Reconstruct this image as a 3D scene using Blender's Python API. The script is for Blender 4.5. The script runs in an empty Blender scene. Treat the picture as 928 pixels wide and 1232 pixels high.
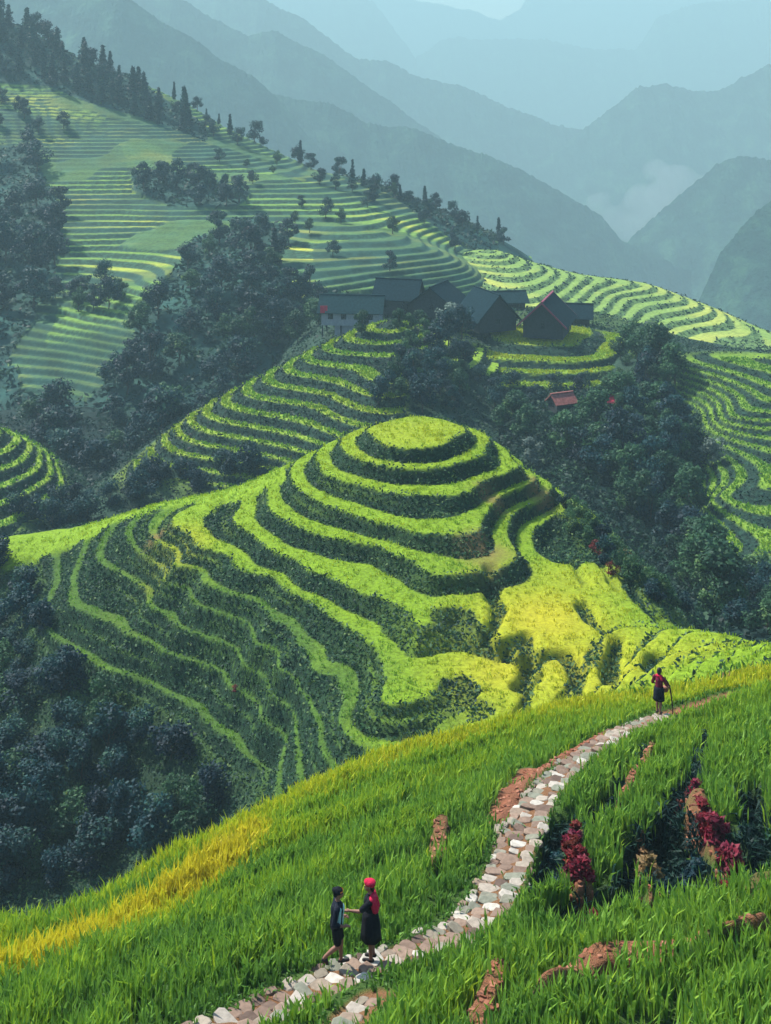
import bpy, bmesh, math, random
import numpy as np
from mathutils import Vector, Matrix

rng = np.random.default_rng(7)
random.seed(7)
SC = bpy.context.scene
COL = SC.collection
F, U0, V0 = 1400.0, 464.0, 100.0      # focal length and principal point of the photograph's camera (928 x 1232 frame)

# ------------------------------------------------------------------ geometry of the view: turns survey sightings into world points
def P(u, v, d):
    return np.array([(u - U0) / F * d, d, -(v - V0) / F * d])
def Cz(u, v, z):                        # point of a level line at height z
    d = F * (-z) / (v - V0)
    return np.array([(u - U0) / F * d, d, z])
def W(u, d, z):
    return np.array([(u - U0) / F * d, d, z])

# ------------------------------------------------------------------ noise
def _hash(ix, iy, seed):
    h = (ix.astype(np.int64) * 374761393 + iy.astype(np.int64) * 668265263 + seed * 974634777) & 0xFFFFFFFF
    h = ((h ^ (h >> 13)) * 1274126177) & 0xFFFFFFFF
    return ((h ^ (h >> 16)) & 0xFFFF) / 65535.0
def vnoise(x, y, seed=0):
    ix, iy = np.floor(x), np.floor(y)
    fx, fy = x - ix, y - iy
    fx, fy = fx * fx * (3 - 2 * fx), fy * fy * (3 - 2 * fy)
    a, b = _hash(ix, iy, seed), _hash(ix + 1, iy, seed)
    c, d = _hash(ix, iy + 1, seed), _hash(ix + 1, iy + 1, seed)
    return (a * (1 - fx) + b * fx) * (1 - fy) + (c * (1 - fx) + d * fx) * fy
def fbm(x, y, seed=0, oct=3):
    s, a, t = 0, 1.0, 0
    for k in range(oct):
        s = s + a * vnoise(x * 2 ** k, y * 2 ** k, seed + k * 17); t += a; a *= .5
    return s / t * 2 - 1                 # -1..1
def sstep(a, b, x):
    t = np.clip((x - a) / (b - a), 0, 1)
    return t * t * (3 - 2 * t)

class TPS:
    def __init__(self, pts, lam=0.0):
        pts = np.array(pts, float)
        self.s = 50.0
        self.X = pts[:, :2] / self.s
        n = len(pts)
        K = self.k(self.X, self.X) + lam * np.eye(n)
        Pm = np.c_[np.ones(n), self.X]
        A = np.zeros((n + 3, n + 3)); A[:n, :n] = K; A[:n, n:] = Pm; A[n:, :n] = Pm.T
        b = np.r_[pts[:, 2], 0, 0, 0]
        self.w = np.linalg.lstsq(A, b, rcond=None)[0]
    def k(self, a, b):
        r2 = ((a[:, None, :] - b[None]) ** 2).sum(-1)
        return 0.5 * r2 * np.log(r2 + 1e-12)
    def __call__(self, x, y):
        sh = x.shape
        q = np.c_[x.ravel(), y.ravel()] / self.s
        out = np.empty(len(q)); n = len(self.X)
        for i in range(0, len(q), 20000):
            c = q[i:i + 20000]
            out[i:i + 20000] = self.k(c, self.X) @ self.w[:n] + self.w[n] + c @ self.w[n + 1:]
        return out.reshape(sh)

def seg_dist(x, y, line):
    """distance to a polyline and the position along it (0..1)"""
    line = np.array(line)[:, :2]
    best = np.full(x.shape, 1e9); tt = np.zeros(x.shape); side = np.zeros(x.shape)
    n = len(line) - 1
    for i in range(n):
        a, b = line[i], line[i + 1]
        ab = b - a; L = ab @ ab
        t = np.clip(((x - a[0]) * ab[0] + (y - a[1]) * ab[1]) / L, 0, 1)
        dx, dy = x - a[0] - t * ab[0], y - a[1] - t * ab[1]
        d = np.hypot(dx, dy)
        m = d < best
        best[m] = d[m]; tt[m] = (i + t[m]) / n
        side[m] = np.sign(ab[0] * dy[m] - ab[1] * dx[m])
    return best, tt, side

# ------------------------------------------------------------------ mesh + object helpers
def mesh_from(name, verts, faces_flat, sizes, mats=(), attrs=None, smooth=False, mat_idx=None):
    me = bpy.data.meshes.new(name)
    verts = np.asarray(verts, np.float32).reshape(-1, 3)
    faces_flat = np.asarray(faces_flat, np.int32).ravel()
    sizes = np.asarray(sizes, np.int32)
    me.vertices.add(len(verts)); me.vertices.foreach_set('co', verts.ravel())
    me.loops.add(len(faces_flat)); me.loops.foreach_set('vertex_index', faces_flat)
    me.polygons.add(len(sizes))
    st = np.r_[0, np.cumsum(sizes)[:-1]].astype(np.int32)
    me.polygons.foreach_set('loop_start', st); me.polygons.foreach_set('loop_total', sizes)
    for m in mats: me.materials.append(m)
    if mat_idx is not None: me.polygons.foreach_set('material_index', np.asarray(mat_idx, np.int32))
    me.update(calc_edges=True)
    for k, a in (attrs or {}).items():
        at = me.attributes.new(k, 'FLOAT', 'POINT'); at.data.foreach_set('value', np.asarray(a, np.float32).ravel())
    me.polygons.foreach_set('use_smooth', np.full(len(sizes), smooth))
    me.validate(); me.update()
    return me
def tag(o, label=None, cat=None, group=None, kind=None):
    if label: o['label'] = label
    if cat: o['category'] = cat
    if group: o['group'] = group
    if kind: o['kind'] = kind
    return o
def link(name, me, parent=None):
    o = bpy.data.objects.new(name, me); COL.objects.link(o)
    if parent is not None: o.parent = parent
    return o
def empty(name, loc, rz=0):
    o = bpy.data.objects.new(name, None); COL.objects.link(o)
    o.location = loc; o.rotation_euler = (0, 0, rz); o.empty_display_size = .2
    return o
def copy_tree(o, parent=None):
    c = o.copy(); COL.objects.link(c)
    if parent is not None: c.parent = parent
    for ch in list(o.children): copy_tree(ch, c)
    return c

# ------------------------------------------------------------------ materials
def new_mat(name):
    m = bpy.data.materials.new(name); m.use_nodes = True
    nt = m.node_tree; nt.nodes.clear()
    return m, nt
def nd(nt, t, **kw):
    n = nt.nodes.new(t)
    for k, v in kw.items(): setattr(n, k, v)
    return n
def ramp(nt, stops, fac, interp='LINEAR'):
    n = nd(nt, 'ShaderNodeValToRGB'); n.color_ramp.interpolation = interp
    e = n.color_ramp.elements
    while len(e) < len(stops): e.new(.5)
    for i, (p, c) in enumerate(stops): e[i].position = p; e[i].color = (*c, 1)
    nt.links.new(fac, n.inputs[0])
    return n.outputs[0]
def mix(nt, fac, a, b):
    n = nd(nt, 'ShaderNodeMix', data_type='RGBA')
    for sock, val in ((n.inputs[0], fac), (n.inputs[6], a), (n.inputs[7], b)):
        if hasattr(val, 'links'): nt.links.new(val, sock)
        elif isinstance(val, tuple): sock.default_value = (*val, 1)
        else: sock.default_value = val
    return n.outputs[2]
def attr(nt, name):
    n = nd(nt, 'ShaderNodeAttribute'); n.attribute_name = name
    return n.outputs['Fac']
def noise(nt, scale, detail=3, rough=.55, vec=None):
    n = nd(nt, 'ShaderNodeTexNoise'); n.inputs['Scale'].default_value = scale
    n.inputs['Detail'].default_value = detail; n.inputs['Roughness'].default_value = rough
    if vec is None:
        g = nd(nt, 'ShaderNodeNewGeometry'); vec = g.outputs['Position']
    nt.links.new(vec, n.inputs['Vector'])
    return n.outputs['Fac']
def maprange(nt, x, a, b, c=0.0, d=1.0):
    n = nd(nt, 'ShaderNodeMapRange'); nt.links.new(x, n.inputs[0])
    n.inputs[1].default_value = a; n.inputs[2].default_value = b; n.inputs[3].default_value = c; n.inputs[4].default_value = d
    return n.outputs[0]
def finish(nt, color, rough=.8, bump=None, bstr=.4, bdist=.1, transl=0.0, spec=.2):
    out = nd(nt, 'ShaderNodeOutputMaterial')
    p = nd(nt, 'ShaderNodeBsdfPrincipled')
    if isinstance(color, tuple): p.inputs['Base Color'].default_value = (*color, 1)
    else: nt.links.new(color, p.inputs['Base Color'])
    p.inputs['Roughness'].default_value = rough
    p.inputs['Specular IOR Level'].default_value = spec
    if bump is not None:
        b = nd(nt, 'ShaderNodeBump'); b.inputs['Strength'].default_value = bstr; b.inputs['Distance'].default_value = bdist
        nt.links.new(bump, b.inputs['Height']); nt.links.new(b.outputs[0], p.inputs['Normal'])
    if transl > 0:
        t = nd(nt, 'ShaderNodeBsdfTranslucent')
        if isinstance(color, tuple): t.inputs[0].default_value = (*color, 1)
        else: nt.links.new(color, t.inputs[0])
        mx = nd(nt, 'ShaderNodeMixShader'); mx.inputs[0].default_value = transl
        nt.links.new(p.outputs[0], mx.inputs[1]); nt.links.new(t.outputs[0], mx.inputs[2])
        nt.links.new(mx.outputs[0], out.inputs[0])
    else:
        nt.links.new(p.outputs[0], out.inputs[0])

def plain(name, col, rough=.7, var=.25, scale=3., bump=.0, spec=.25):
    m, nt = new_mat(name)
    n = noise(nt, scale)
    a = tuple(c * (1 - var) for c in col); b = tuple(min(1, c * (1 + var)) for c in col)
    c = ramp(nt, [(.3, a), (.7, b)], n)
    finish(nt, c, rough, n if bump else None, bump, .05, spec=spec)
    return m
def leafy(name, stops, transl=.3, hueamp=.0, rough=.6):
    """leaves: colour drawn from the per-leaf random attribute 'tint'"""
    m, nt = new_mat(name)
    c = ramp(nt, stops, attr(nt, 'tint'))
    oi = nd(nt, 'ShaderNodeObjectInfo')
    h = nd(nt, 'ShaderNodeHueSaturation')
    nt.links.new(c, h.inputs['Color'])
    nt.links.new(maprange(nt, oi.outputs['Random'], 0, 1, .72, 1.3), h.inputs['Value'])
    nt.links.new(maprange(nt, oi.outputs['Random'], 0, 1, .52, .48), h.inputs['Hue'])
    finish(nt, h.outputs[0], rough, transl=transl, spec=.15)
    return m
def terrain_mat(name, tread, riser, ripe, wild, soil=(.24, .10, .055), tscale=.35, deep=(.055, .12, .02)):
    """tread / riser / ripe crop / wild growth / bare soil, each by its own attribute"""
    m, nt = new_mat(name)
    n1, n2, n3 = noise(nt, tscale, 4), noise(nt, tscale * 7, 3), noise(nt, tscale * 30, 2)
    vary = lambda c, k: tuple(min(1, x * k) for x in c)
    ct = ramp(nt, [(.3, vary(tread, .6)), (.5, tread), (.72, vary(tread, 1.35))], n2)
    cr = ramp(nt, [(.3, vary(riser, .5)), (.5, riser), (.7, vary(riser, 1.9))], n2)
    cy = ramp(nt, [(.3, vary(ripe, .75)), (.7, vary(ripe, 1.2))], n2)
    cw = ramp(nt, [(.3, vary(wild, .5)), (.5, wild), (.7, vary(wild, 1.7))], n1)
    cs = ramp(nt, [(.3, vary(soil, .65)), (.7, vary(soil, 1.25))], n3)
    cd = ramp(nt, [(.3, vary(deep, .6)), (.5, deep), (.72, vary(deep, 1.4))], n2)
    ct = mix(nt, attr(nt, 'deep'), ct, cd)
    c = mix(nt, attr(nt, 'ripe'), ct, cy)
    c = mix(nt, attr(nt, 'riser'), c, cr)
    c = mix(nt, attr(nt, 'wild'), c, cw)
    c = mix(nt, attr(nt, 'soil'), c, cs)
    finish(nt, c, .85, n3, .6, .25, spec=.1)
    return m

# ------------------------------------------------------------------ landforms: height fields with terraces
LANDS = {}
class Land:
    def __init__(self, name, pts, urange, drange, nu, nd_, lam=1e-4, step=None, z0=0, w=.3, wob=.25, wobs=14., post=None, extra=None, seed=0, levels=None, ledge=0.):
        self.name = name
        self.tps = TPS(pts, lam)
        self.u = np.linspace(*urange, nu)
        self.d = drange[0] * (drange[1] / drange[0]) ** np.linspace(0, 1, nd_)
        U, D = np.meshgrid(self.u, self.d)
        X = (U - U0) / F * D; Y = D
        H = self.tps(X, Y)
        at = {k: np.zeros(X.shape) for k in ('riser', 'ripe', 'wild', 'soil', 'edge', 'deep')}
        self.U, self.D, self.X, self.Y = U, D, X, Y
        self.base = H
        flat = extra(self, at) if extra else np.zeros(X.shape)       # 1 = not terraced there
        if step:
            Hn = H + fbm(X / wobs, Y / wobs, seed) * wob * step
            t = (Hn - z0) / step if levels is None else np.interp(Hn, levels[0], levels[1])
            if callable(w): w = w(self)
            k = np.floor(t); fr = t - k
            inv = (lambda q: q * step + z0) if levels is None else (lambda q: np.interp(q, levels[1], levels[0]))
            up = sstep(1 - w, 1, fr)
            if ledge:                                                    # a narrow overgrown shelf half way up the higher banks
                q = fr - (1 - w / 2)
                two = .5 * (sstep(1 - w, 1 - w / 2 - .05, fr) + sstep(1 - w / 2 + .05, 1, fr))
                where = ledge * sstep(-.05, .2, fbm(X / 11, Y / 11, seed + 5)) * sstep(.36, .5, w)
                up = up * (1 - where) + two * where
                lm = np.exp(-(q / .055) ** 2) * where
            Ht = inv(k + up)
            Ht = Ht + .12 * step * fr * (fr < 1 - w)
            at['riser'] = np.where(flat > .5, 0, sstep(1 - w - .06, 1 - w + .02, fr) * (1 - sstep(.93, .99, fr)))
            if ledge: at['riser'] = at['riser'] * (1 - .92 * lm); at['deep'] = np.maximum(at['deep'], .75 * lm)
            at['edge'] = np.where(fr < .3, 1 - fr / .3, 0) * (flat < .5)
            H = Ht * (1 - flat) + H * flat
            at['level'] = k
        self.H = H
        self.at = at
        if post: post(self)
        LANDS[name] = self
    def sample(self, x, y, what=None):
        A = self.H if what is None else self.at[what]
        u = np.asarray(x) / np.asarray(y) * F + U0
        fu = (u - self.u[0]) / (self.u[1] - self.u[0])
        fd = np.log(np.asarray(y) / self.d[0]) / np.log(self.d[1] / self.d[0])
        ok = (fu >= 0) & (fu < len(self.u) - 1) & (fd >= 0) & (fd < len(self.d) - 1)
        iu = np.clip(fu.astype(int), 0, len(self.u) - 2); idd = np.clip(fd.astype(int), 0, len(self.d) - 2)
        a, b = np.clip(fu - iu, 0, 1), np.clip(fd - idd, 0, 1)
        r = (A[idd, iu] * (1 - a) + A[idd, iu + 1] * a) * (1 - b) + (A[idd + 1, iu] * (1 - a) + A[idd + 1, iu + 1] * a) * b
        return np.where(ok, r, -1e3 if what is None else 0)
    def build(self, name, mat):
        ny, nx = self.H.shape
        v = np.stack([self.X, self.Y, self.H], -1)
        i = np.arange(ny * nx).reshape(ny, nx)
        q = np.stack([i[:-1, :-1], i[:-1, 1:], i[1:, 1:], i[1:, :-1]], -1).reshape(-1, 4)
        me = mesh_from(name, v, q, np.full(len(q), 4), [mat], {k: self.at[k] for k in ('riser', 'ripe', 'wild', 'soil', 'deep')}, smooth=True)
        return link(name, me)

def ground_z(x, y):
    x = np.atleast_1d(np.asarray(x, float)); y = np.atleast_1d(np.asarray(y, float))
    return np.max([L.sample(x, y) for L in LANDS.values()], axis=0)
_DS = 16 * (560 / 16) ** np.linspace(0, 1, 1600)
def hit(u, v, lands=None):
    """first ground point met by the sight line through (u, v)"""
    x = (u - U0) / F * _DS; z = -(v - V0) / F * _DS
    Ls = [LANDS[k] for k in lands] if lands else list(LANDS.values())
    g = np.max([L.sample(x, _DS) for L in Ls], axis=0)
    w = np.nonzero(g >= z)[0]
    if not len(w): return None
    i = w[0]
    return Vector((x[i], _DS[i], g[i]))
SUN_E, SUN_ANG, SKY_S, EXPO = 4.8, 0.8, 0.105, 1.22
HAZE_C, HAZE_D, HAZE_TOP, BASE_Z, MS = (.50, .81, .88, 1), .00041, 590, 560, 1.88
def poly_mask(U, V, poly):
    inside = np.zeros(U.shape, bool); n = len(poly); j = n - 1
    for i in range(n):
        (xi, yi), (xj, yj) = poly[i], poly[j]
        c = ((yi > V) != (yj > V)) & (U < (xj - xi) * (V - yi) / (yj - yi + 1e-9) + xi)
        inside ^= c; j = i
    return inside
# ================================================================== THE LAND
S = 1.2; Z0 = -33.2
hill = []
def stroke(z, *uv):
    for u, v in uv: hill.append(Cz(u, v, z))
stroke(-33.2, (446,518), (462,534), (497,539), (528,536), (563,520)); hill.append(W(497,113,-33.0)); hill.append(W(500,109,-32.85)); hill.append(W(460,111,-33)); hill.append(W(540,111,-33)); hill.append(W(497,116.5,-33.4))
stroke(-34.4, (414,538), (435,552), (474,562), (513,563), (552,556), (583,538), (586,523))
stroke(-35.6, (382,552), (392,569), (435,583), (474,594), (520,596), (567,590), (610,569), (614,546))
stroke(-36.8, (350,571), (369,592), (408,612), (455,629), (497,640), (532,642), (579,633), (631,563))
stroke(-38.0, (321,585), (330,616), (365,635), (408,647), (455,656), (497,674), (528,690), (661,579), (659,591), (627,611))
stroke(-39.2, (290,608), (303,643), (338,666), (373,686), (427,709), (466,721), (497,732), (520,748), (683,595), (667,619), (639,640), (643,662), (667,678))
stroke(-40.4, (280,670), (330,693), (361,717), (548,829), (513,845))
stroke(-41.6, (186,652), (207,680), (241,697), (276,715), (307,724), (346,748), (373,779), (408,810), (414,841), (408,868), (425,891))
stroke(-42.8, (307,775), (330,802), (357,829), (373,852), (385,883))
stroke(-43.5, (145,666), (172,683), (193,701), (221,721))
stroke(-45.0, (103,680), (138,701), (169,727))
stroke(-46.0, (83,728), (114,742), (152,763), (193,783), (238,797), (269,811), (297,835), (314,852), (346,885))
stroke(-48.2, (76,773), (103,790), (145,811), (179,821), (214,842), (241,863), (266,883), (286,900))
hill += [P(u, v, -z * F / (v - V0)) for u, v, z in ((0,655,-49),(60,650,-48),(100,637,-46.5),(140,622,-45),(186,608,-43.2),(235,598,-41.5),(275,593,-40),(310,580,-38.5),(350,560,-37),(385,540,-35.8),(420,522,-34.5))]
hill += [P(u, v, -z * F / (v - V0)) for u, v, z in ((-120,690,-53),(0,760,-53),(50,950,-53),(150,1000,-54),(0,860,-54),(250,960,-50.5),
    (545,745,-39.6),(567,744,-39.3),(640,570,-36.3),(700,610,-38.6),(740,650,-39.8),(790,700,-40.3),(619,710,-38.8),(687,714,-38.8),(719,750,-38.9),(660,770,-39.0),
    (758,730,-39),(806,754,-38.5),(834,754,-36),(890,775,-33),(840,810,-31),(880,830,-27),(600,850,-40.2),(650,830,-39.2),(700,800,-38.4),(760,800,-36),(640,870,-39.2),(520,890,-41),(700,845,-36.5),(690,680,-39.2),(590,655,-37.2))]
hill += [W(-100,145,-60), W(100,142,-58), W(300,135,-52), W(430,131,-44), W(500,133,-41), W(560,131,-43), W(640,126,-46), W(720,118,-48), W(800,108,-50), W(880,90,-46), W(960,80,-42),
         W(1050,70,-36), W(1050,55,-27), W(930,60,-29), W(300,60,-50), W(500,60,-43), W(650,58,-37), W(800,55,-31), W(100,66,-54), W(-150,75,-54)]

CREST = [P(u, v, -z * F / (v - V0)) for u, v, z in ((-120,672,-51),(0,655,-49),(60,650,-48),(100,637,-46.5),(140,622,-45),(186,608,-43.2),(235,598,-41.5),(275,593,-40),(310,580,-38.5),(350,560,-37))]
_lv = [-60.4,-58.2,-56,-53.8,-51.6,-50.4,-48.2,-46.0,-44.4,-42.8,-41.6,-40.4,-39.2,-38,-36.8,-35.6,-34.4,-33.2,-32,-30.8,-29.6,-28.4,-27.2,-26,-24.8]
HLEV = (np.array(_lv), np.arange(len(_lv)) - 17.0)
def hill_w(L):
    return np.clip(.40 + .30 * sstep(-38.5, -43, L.base) * sstep(560, 430, L.U) + .08 * fbm(L.X / 9, L.Y / 9, 44), .3, .72)
def hill_extra(L, at):
    X, Y, U = L.X, L.Y, L.U
    ripe = np.zeros(X.shape)
    for (u, v, z, r, k) in ((660,745,-39.2,5,.95),(610,800,-40,4,.8),(690,790,-38.6,6,.75),(745,800,-36.5,5,.6),(220,665,-41.6,4,.5),(790,790,-35,5,.5),(705,690,-39.2,5,.45),(500,520,-33,6,.3)):
        p = Cz(u, v, z); ripe = np.maximum(ripe, k * np.exp(-((X - p[0]) ** 2 + (Y - p[1]) ** 2) / r ** 2))
    at['ripe'] = np.clip(ripe + .25 * fbm(X / 9, Y / 9, 5) * (ripe > .05), 0, 1)
    # grown-over lower flank and the steep right bank
    base = L.base
    dc, _, _ = seg_dist(X, Y, CREST); L.dcrest = dc
    crest = (1 - sstep(2.6, 4.6, dc + 1.6 * fbm(X / 3, Y / 3, 15))) * (U < 345); L.crest = crest
    wild = sstep(-47.2, -50.6, base + 1.2 * fbm(X / 8, Y / 8, 3)) * (U < 420)
    right = sstep(0, 5, (X - (17.5 - (112 - Y) * .02)) ) * sstep(84, 92, Y)
    wild = np.maximum(wild, right)
    wild = np.maximum(wild, sstep(117, 121, Y + (U < 330) * 8 * 0 - .0 * X) * (base < -33.8)) * (1 - crest)
    at['wild'] = wild
    V = V0 - base / Y * F
    at['deep'] = np.clip(sstep(-39.8, -42.2, base + .8 * fbm(X / 9, Y / 9, 51)) * sstep(520, 430, U) * (1 - crest) + .25 * fbm(X / 6, Y / 6, 52), 0, .92)  # flank turned from the sun: its shade is put into the crop colour
    L.soft = np.exp(-((U - 520) / 75) ** 2 - ((V - 790) / 95) ** 2)
    base += L.soft * (.9 * fbm(X / 5.5, Y / 5.5, 53) + .3 * fbm(X / 2.2, Y / 2.2, 54))
    soil = np.zeros(X.shape)
    for (u, v, z, r) in ((590,655,-37.2,2.2),(655,600,-38.4,1.6),(590,575,-35,1.4),(190,650,-41.9,.9),(755,660,-39.6,1.5)):
        p = Cz(u, v, z); soil = np.maximum(soil, .7 * np.exp(-((X - p[0]) ** 2 + (Y - p[1]) ** 2) / r ** 2))
    at['soil'] = np.clip(soil + .3 * fbm(X / 2, Y / 2, 9) * (soil > .1), 0, .8)
    # the spur to the right is one broad field of lobes, with furrows instead of steps
    j = 9 * fbm(X / 4, Y / 4, 13)
    sp = poly_mask(U + j, V + j, [(604,706),(700,706),(765,724),(840,750),(905,772),(960,800),(960,860),(700,890),(560,905),(470,915),(505,872),(570,840),(598,800),(586,745)]) * 1.0
    L.spur = sp
    base += sp * (.55 * fbm(X / 5, Y / 5, 71, 2) + .15 * fbm(X / 1.8, Y / 1.8, 72, 2))
    drop = np.zeros(X.shape)
    for line, r, k in FURROWS:
        dd, _, _ = seg_dist(X, Y, line); drop = np.maximum(drop, .6 * k * (1 - sstep(r * .2, r * 1.1, dd + .3 * fbm(X / 1.5, Y / 1.5, 7))))
    L.drop = drop
    return np.maximum(sstep(.35, .75, wild), crest)
FURROWS = [([Cz(u, v, z) for u, v in uv], r, k) for uv, z, r, k in (
    (((655,783), (678,782), (693,798), (696,828), (690,850)), -39, .9, 1.5), (((742,765), (734,797), (735,835)), -37.8, .8, 1.4), (((790,773), (783,812)), -36, .8, 1.3),
    (((612,778), (632,772), (640,785), (628,812)), -39.6, .8, 1.2), (((600,862), (622,840), (650,818)), -39.6, .6, 1.0), (((700,722), (712,742), (738,758), (770,755)), -38.9, .7, 1.1),
    (((650,862), (672,838), (690,822)), -38.9, .5, .8), (((845,785), (862,810)), -32.5, .7, 1.2), (((850,775), (880,800)), -31.5, .5, .9), (((588,700), (600,730), (590,760)), -39.2, .8, 1.2), (((690,672), (706,700)), -39.1, .5, .8), (((722,675), (745,710)), -39.3, .5, .8), (((745,690), (768,718)), -39.4, .5, .8))]
def spur_post(L):
    # furrowed lobes on the front of the spur
    p = Cz(680, 770, -39)
    m = np.exp(-((L.X - p[0]) / 14) ** 2 - ((L.Y - 74) / 7) ** 2)
    a = (L.X * .80 + (L.Y - 76) * .42) / 2.1
    L.H = L.H + m * L.spur * (.25 * np.abs(np.sin(a + .9 * fbm(L.X / 5, L.Y / 5, 4))) - .2) - L.drop
    L.at['riser'] = np.maximum(L.at['riser'] * (1 - .62 * L.spur) * (1 - .5 * L.soft), .6 * sstep(.25, .8, L.drop))
    L.H = L.H + .10 * fbm(L.X / 1.3, L.Y / 1.3, 33)
HILL = Land('hill', hill, (-260, 1180), (52, 148), 600, 430, lam=2e-4, step=S, z0=Z0, w=hill_w, levels=HLEV, ledge=1., wob=.12, wobs=7, extra=hill_extra, post=spur_post, seed=3)

ridge = [P(*p) for p in ((480,385,215),(440,393,213),(370,425,206),(300,462,198),(235,500,190),(185,545,182),(140,585,175),(100,622,168),(60,660,160))]
for (u, v, d), rr in (((235,500,190), ((330,528),(420,560))), ((370,425,206), ((430,440),(480,455))), ((140,585,175), ((250,602),(300,612))), ((300,462,198), ((380,486),(450,510))), ((185,545,182), ((280,568),(360,590)))):
    z = P(u, v, d)[2]
    for (a, b) in rr: ridge.append(Cz(a, b, z))
ridge += [W(480,240,-54), W(400,236,-58), W(300,225,-63), W(150,205,-68), W(60,190,-71), W(540,215,-48), W(560,190,-53), W(520,160,-56), W(300,140,-66), W(100,140,-70), W(450,140,-62)]
def wild_below(z1, z2, seed=1):
    def f(L, at):
        w = sstep(z1, z2, L.base + 2 * fbm(L.X / 14, L.Y / 14, seed)); at['wild'] = w
        at['ripe'] = np.clip(.5 * fbm(L.X / 20, L.Y / 20, 8), 0, .5)
        return sstep(.4, .7, w)
    return f
def ridge_extra(L, at):
    lin = sstep(-58, -61.5, L.base + 2 * fbm(L.X / 14, L.Y / 14, 2))
    back = sstep(2, 8, L.Y - np.interp(L.U, [60,100,185,235,300,370,440,480,520], [160,168,182,190,198,206,213,217,217]))
    right = sstep(478, 500, L.U + 10 * fbm(L.X / 8, L.Y / 8, 4)) * (L.Y < 205)
    w = np.maximum(np.maximum(lin, back), right); at['wild'] = w
    at['ripe'] = np.clip(.35 * fbm(L.X / 20, L.Y / 20, 8) + .1, 0, .5)
    return sstep(.4, .7, w)
RIDGE = Land('ridge', ridge, (-60, 600), (135, 245), 340, 330, step=1.12, z0=-43.6, w=.5, wob=.3, wobs=16, extra=ridge_extra, seed=11)

knob = [Cz(645,397,-49.2), W(645,232,-48.7), W(600,240,-49.8), W(690,240,-49.8), W(560,235,-50), W(740,232,-50.5), W(650,250,-50.5), W(450,250,-50), W(520,262,-50), W(400,240,-49.5), W(720,262,-52), W(600,270,-52), W(420,262,-50), W(372,240,-53), W(372,262,-54), W(366,222,-56), W(330,240,-62), W(330,262,-62), W(290,250,-68), W(300,215,-70), W(230,250,-75), W(230,200,-76)]
for z, uv in ((-49.5, ((600,408),(645,413),(690,410))), (-50.8, ((566,424),(600,432),(650,434),(700,434),(735,428))), (-52.2, ((566,444),(640,450),(720,448))), (-54.3, ((565,475),(640,476),(720,478))), (-56.2, ((570,505),(650,508),(740,510))), (-58, ((580,535),(660,538)))):
    knob += [Cz(a, b, z) for a, b in uv]
knob += [W(500,225,-54), W(480,200,-58), W(800,215,-55), W(820,190,-60), W(520,165,-62), W(700,160,-62), W(850,250,-58), W(380,275,-57), W(700,290,-60), W(450,295,-58)]
def knob_extra(L, at):
    w = np.maximum(sstep(-56.6, -58.6, L.base + 1.6 * fbm(L.X / 9, L.Y / 9, 2)), sstep(748, 772, L.U + 10 * fbm(L.X / 8, L.Y / 8, 5)))
    w = np.maximum(w, sstep(562, 545, L.U + 8 * fbm(L.X / 8, L.Y / 8, 6)))
    at['wild'] = w; at['ripe'] = .45 * np.exp(-((L.U - 640) / 60) ** 2 - ((L.Y - 230) / 12) ** 2)
    vill = sstep(234, 238, L.Y); at['wild'] = np.maximum(np.maximum(w, .8 * vill), sstep(425, 405, L.U))
    return np.maximum(sstep(.4, .7, w), vill)
KNOB = Land('knob', knob, (230, 900), (150, 300), 360, 260, step=1.3, z0=-49.5, w=.36, wob=.2, wobs=12, extra=knob_extra, seed=21)

east = [P(*p) for p in ((830,440,203),(928,440,198),(760,430,215),(880,500,178),(940,520,172),(860,600,152),(928,600,150),(900,690,128),(960,680,130),(830,620,152),(795,520,188),(1080,440,200),(1080,600,150),(1080,700,130))]
east += [W(850,240,-56), W(950,235,-56), W(1080,240,-56), W(760,190,-58), W(770,160,-61), W(780,130,-58), W(900,112,-52), W(1080,112,-50), W(740,235,-55)]
def east_extra(L, at):
    w = sstep(838, 812, L.U + 14 * fbm(L.X / 7, L.Y / 7, 3) + (L.Y - 175) * .35)
    at['deep'] = np.clip(.35 + .5 * fbm(L.X / 12, L.Y / 12, 9), 0, .8)
    w = np.maximum(w, sstep(138, 131, L.Y)); w = np.maximum(w, sstep(206, 212, L.Y)); at['wild'] = w
    return sstep(.4, .7, w)
EAST = Land('east', east, (700, 1220), (108, 245), 250, 330, step=.62, z0=-49, w=.5, wob=.18, wobs=22, extra=east_extra, seed=31)

spur = [P(*p) for p in ((0,515,185),(30,530,183),(60,560,180),(92,592,176),(0,570,170),(0,640,157),(50,600,168),(110,640,168))]
spur += [W(0,208,-64), W(60,205,-66), W(130,180,-68), W(-120,185,-54), W(-120,160,-59), W(-120,210,-62), W(60,140,-68), W(-100,140,-66)]
SPUR = Land('spur', spur, (-140, 170), (138, 212), 130, 200, step=1.15, z0=-54.5, w=.5, wob=.3, wobs=12, extra=wild_below(-60, -62.5, 6), seed=41)

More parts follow.
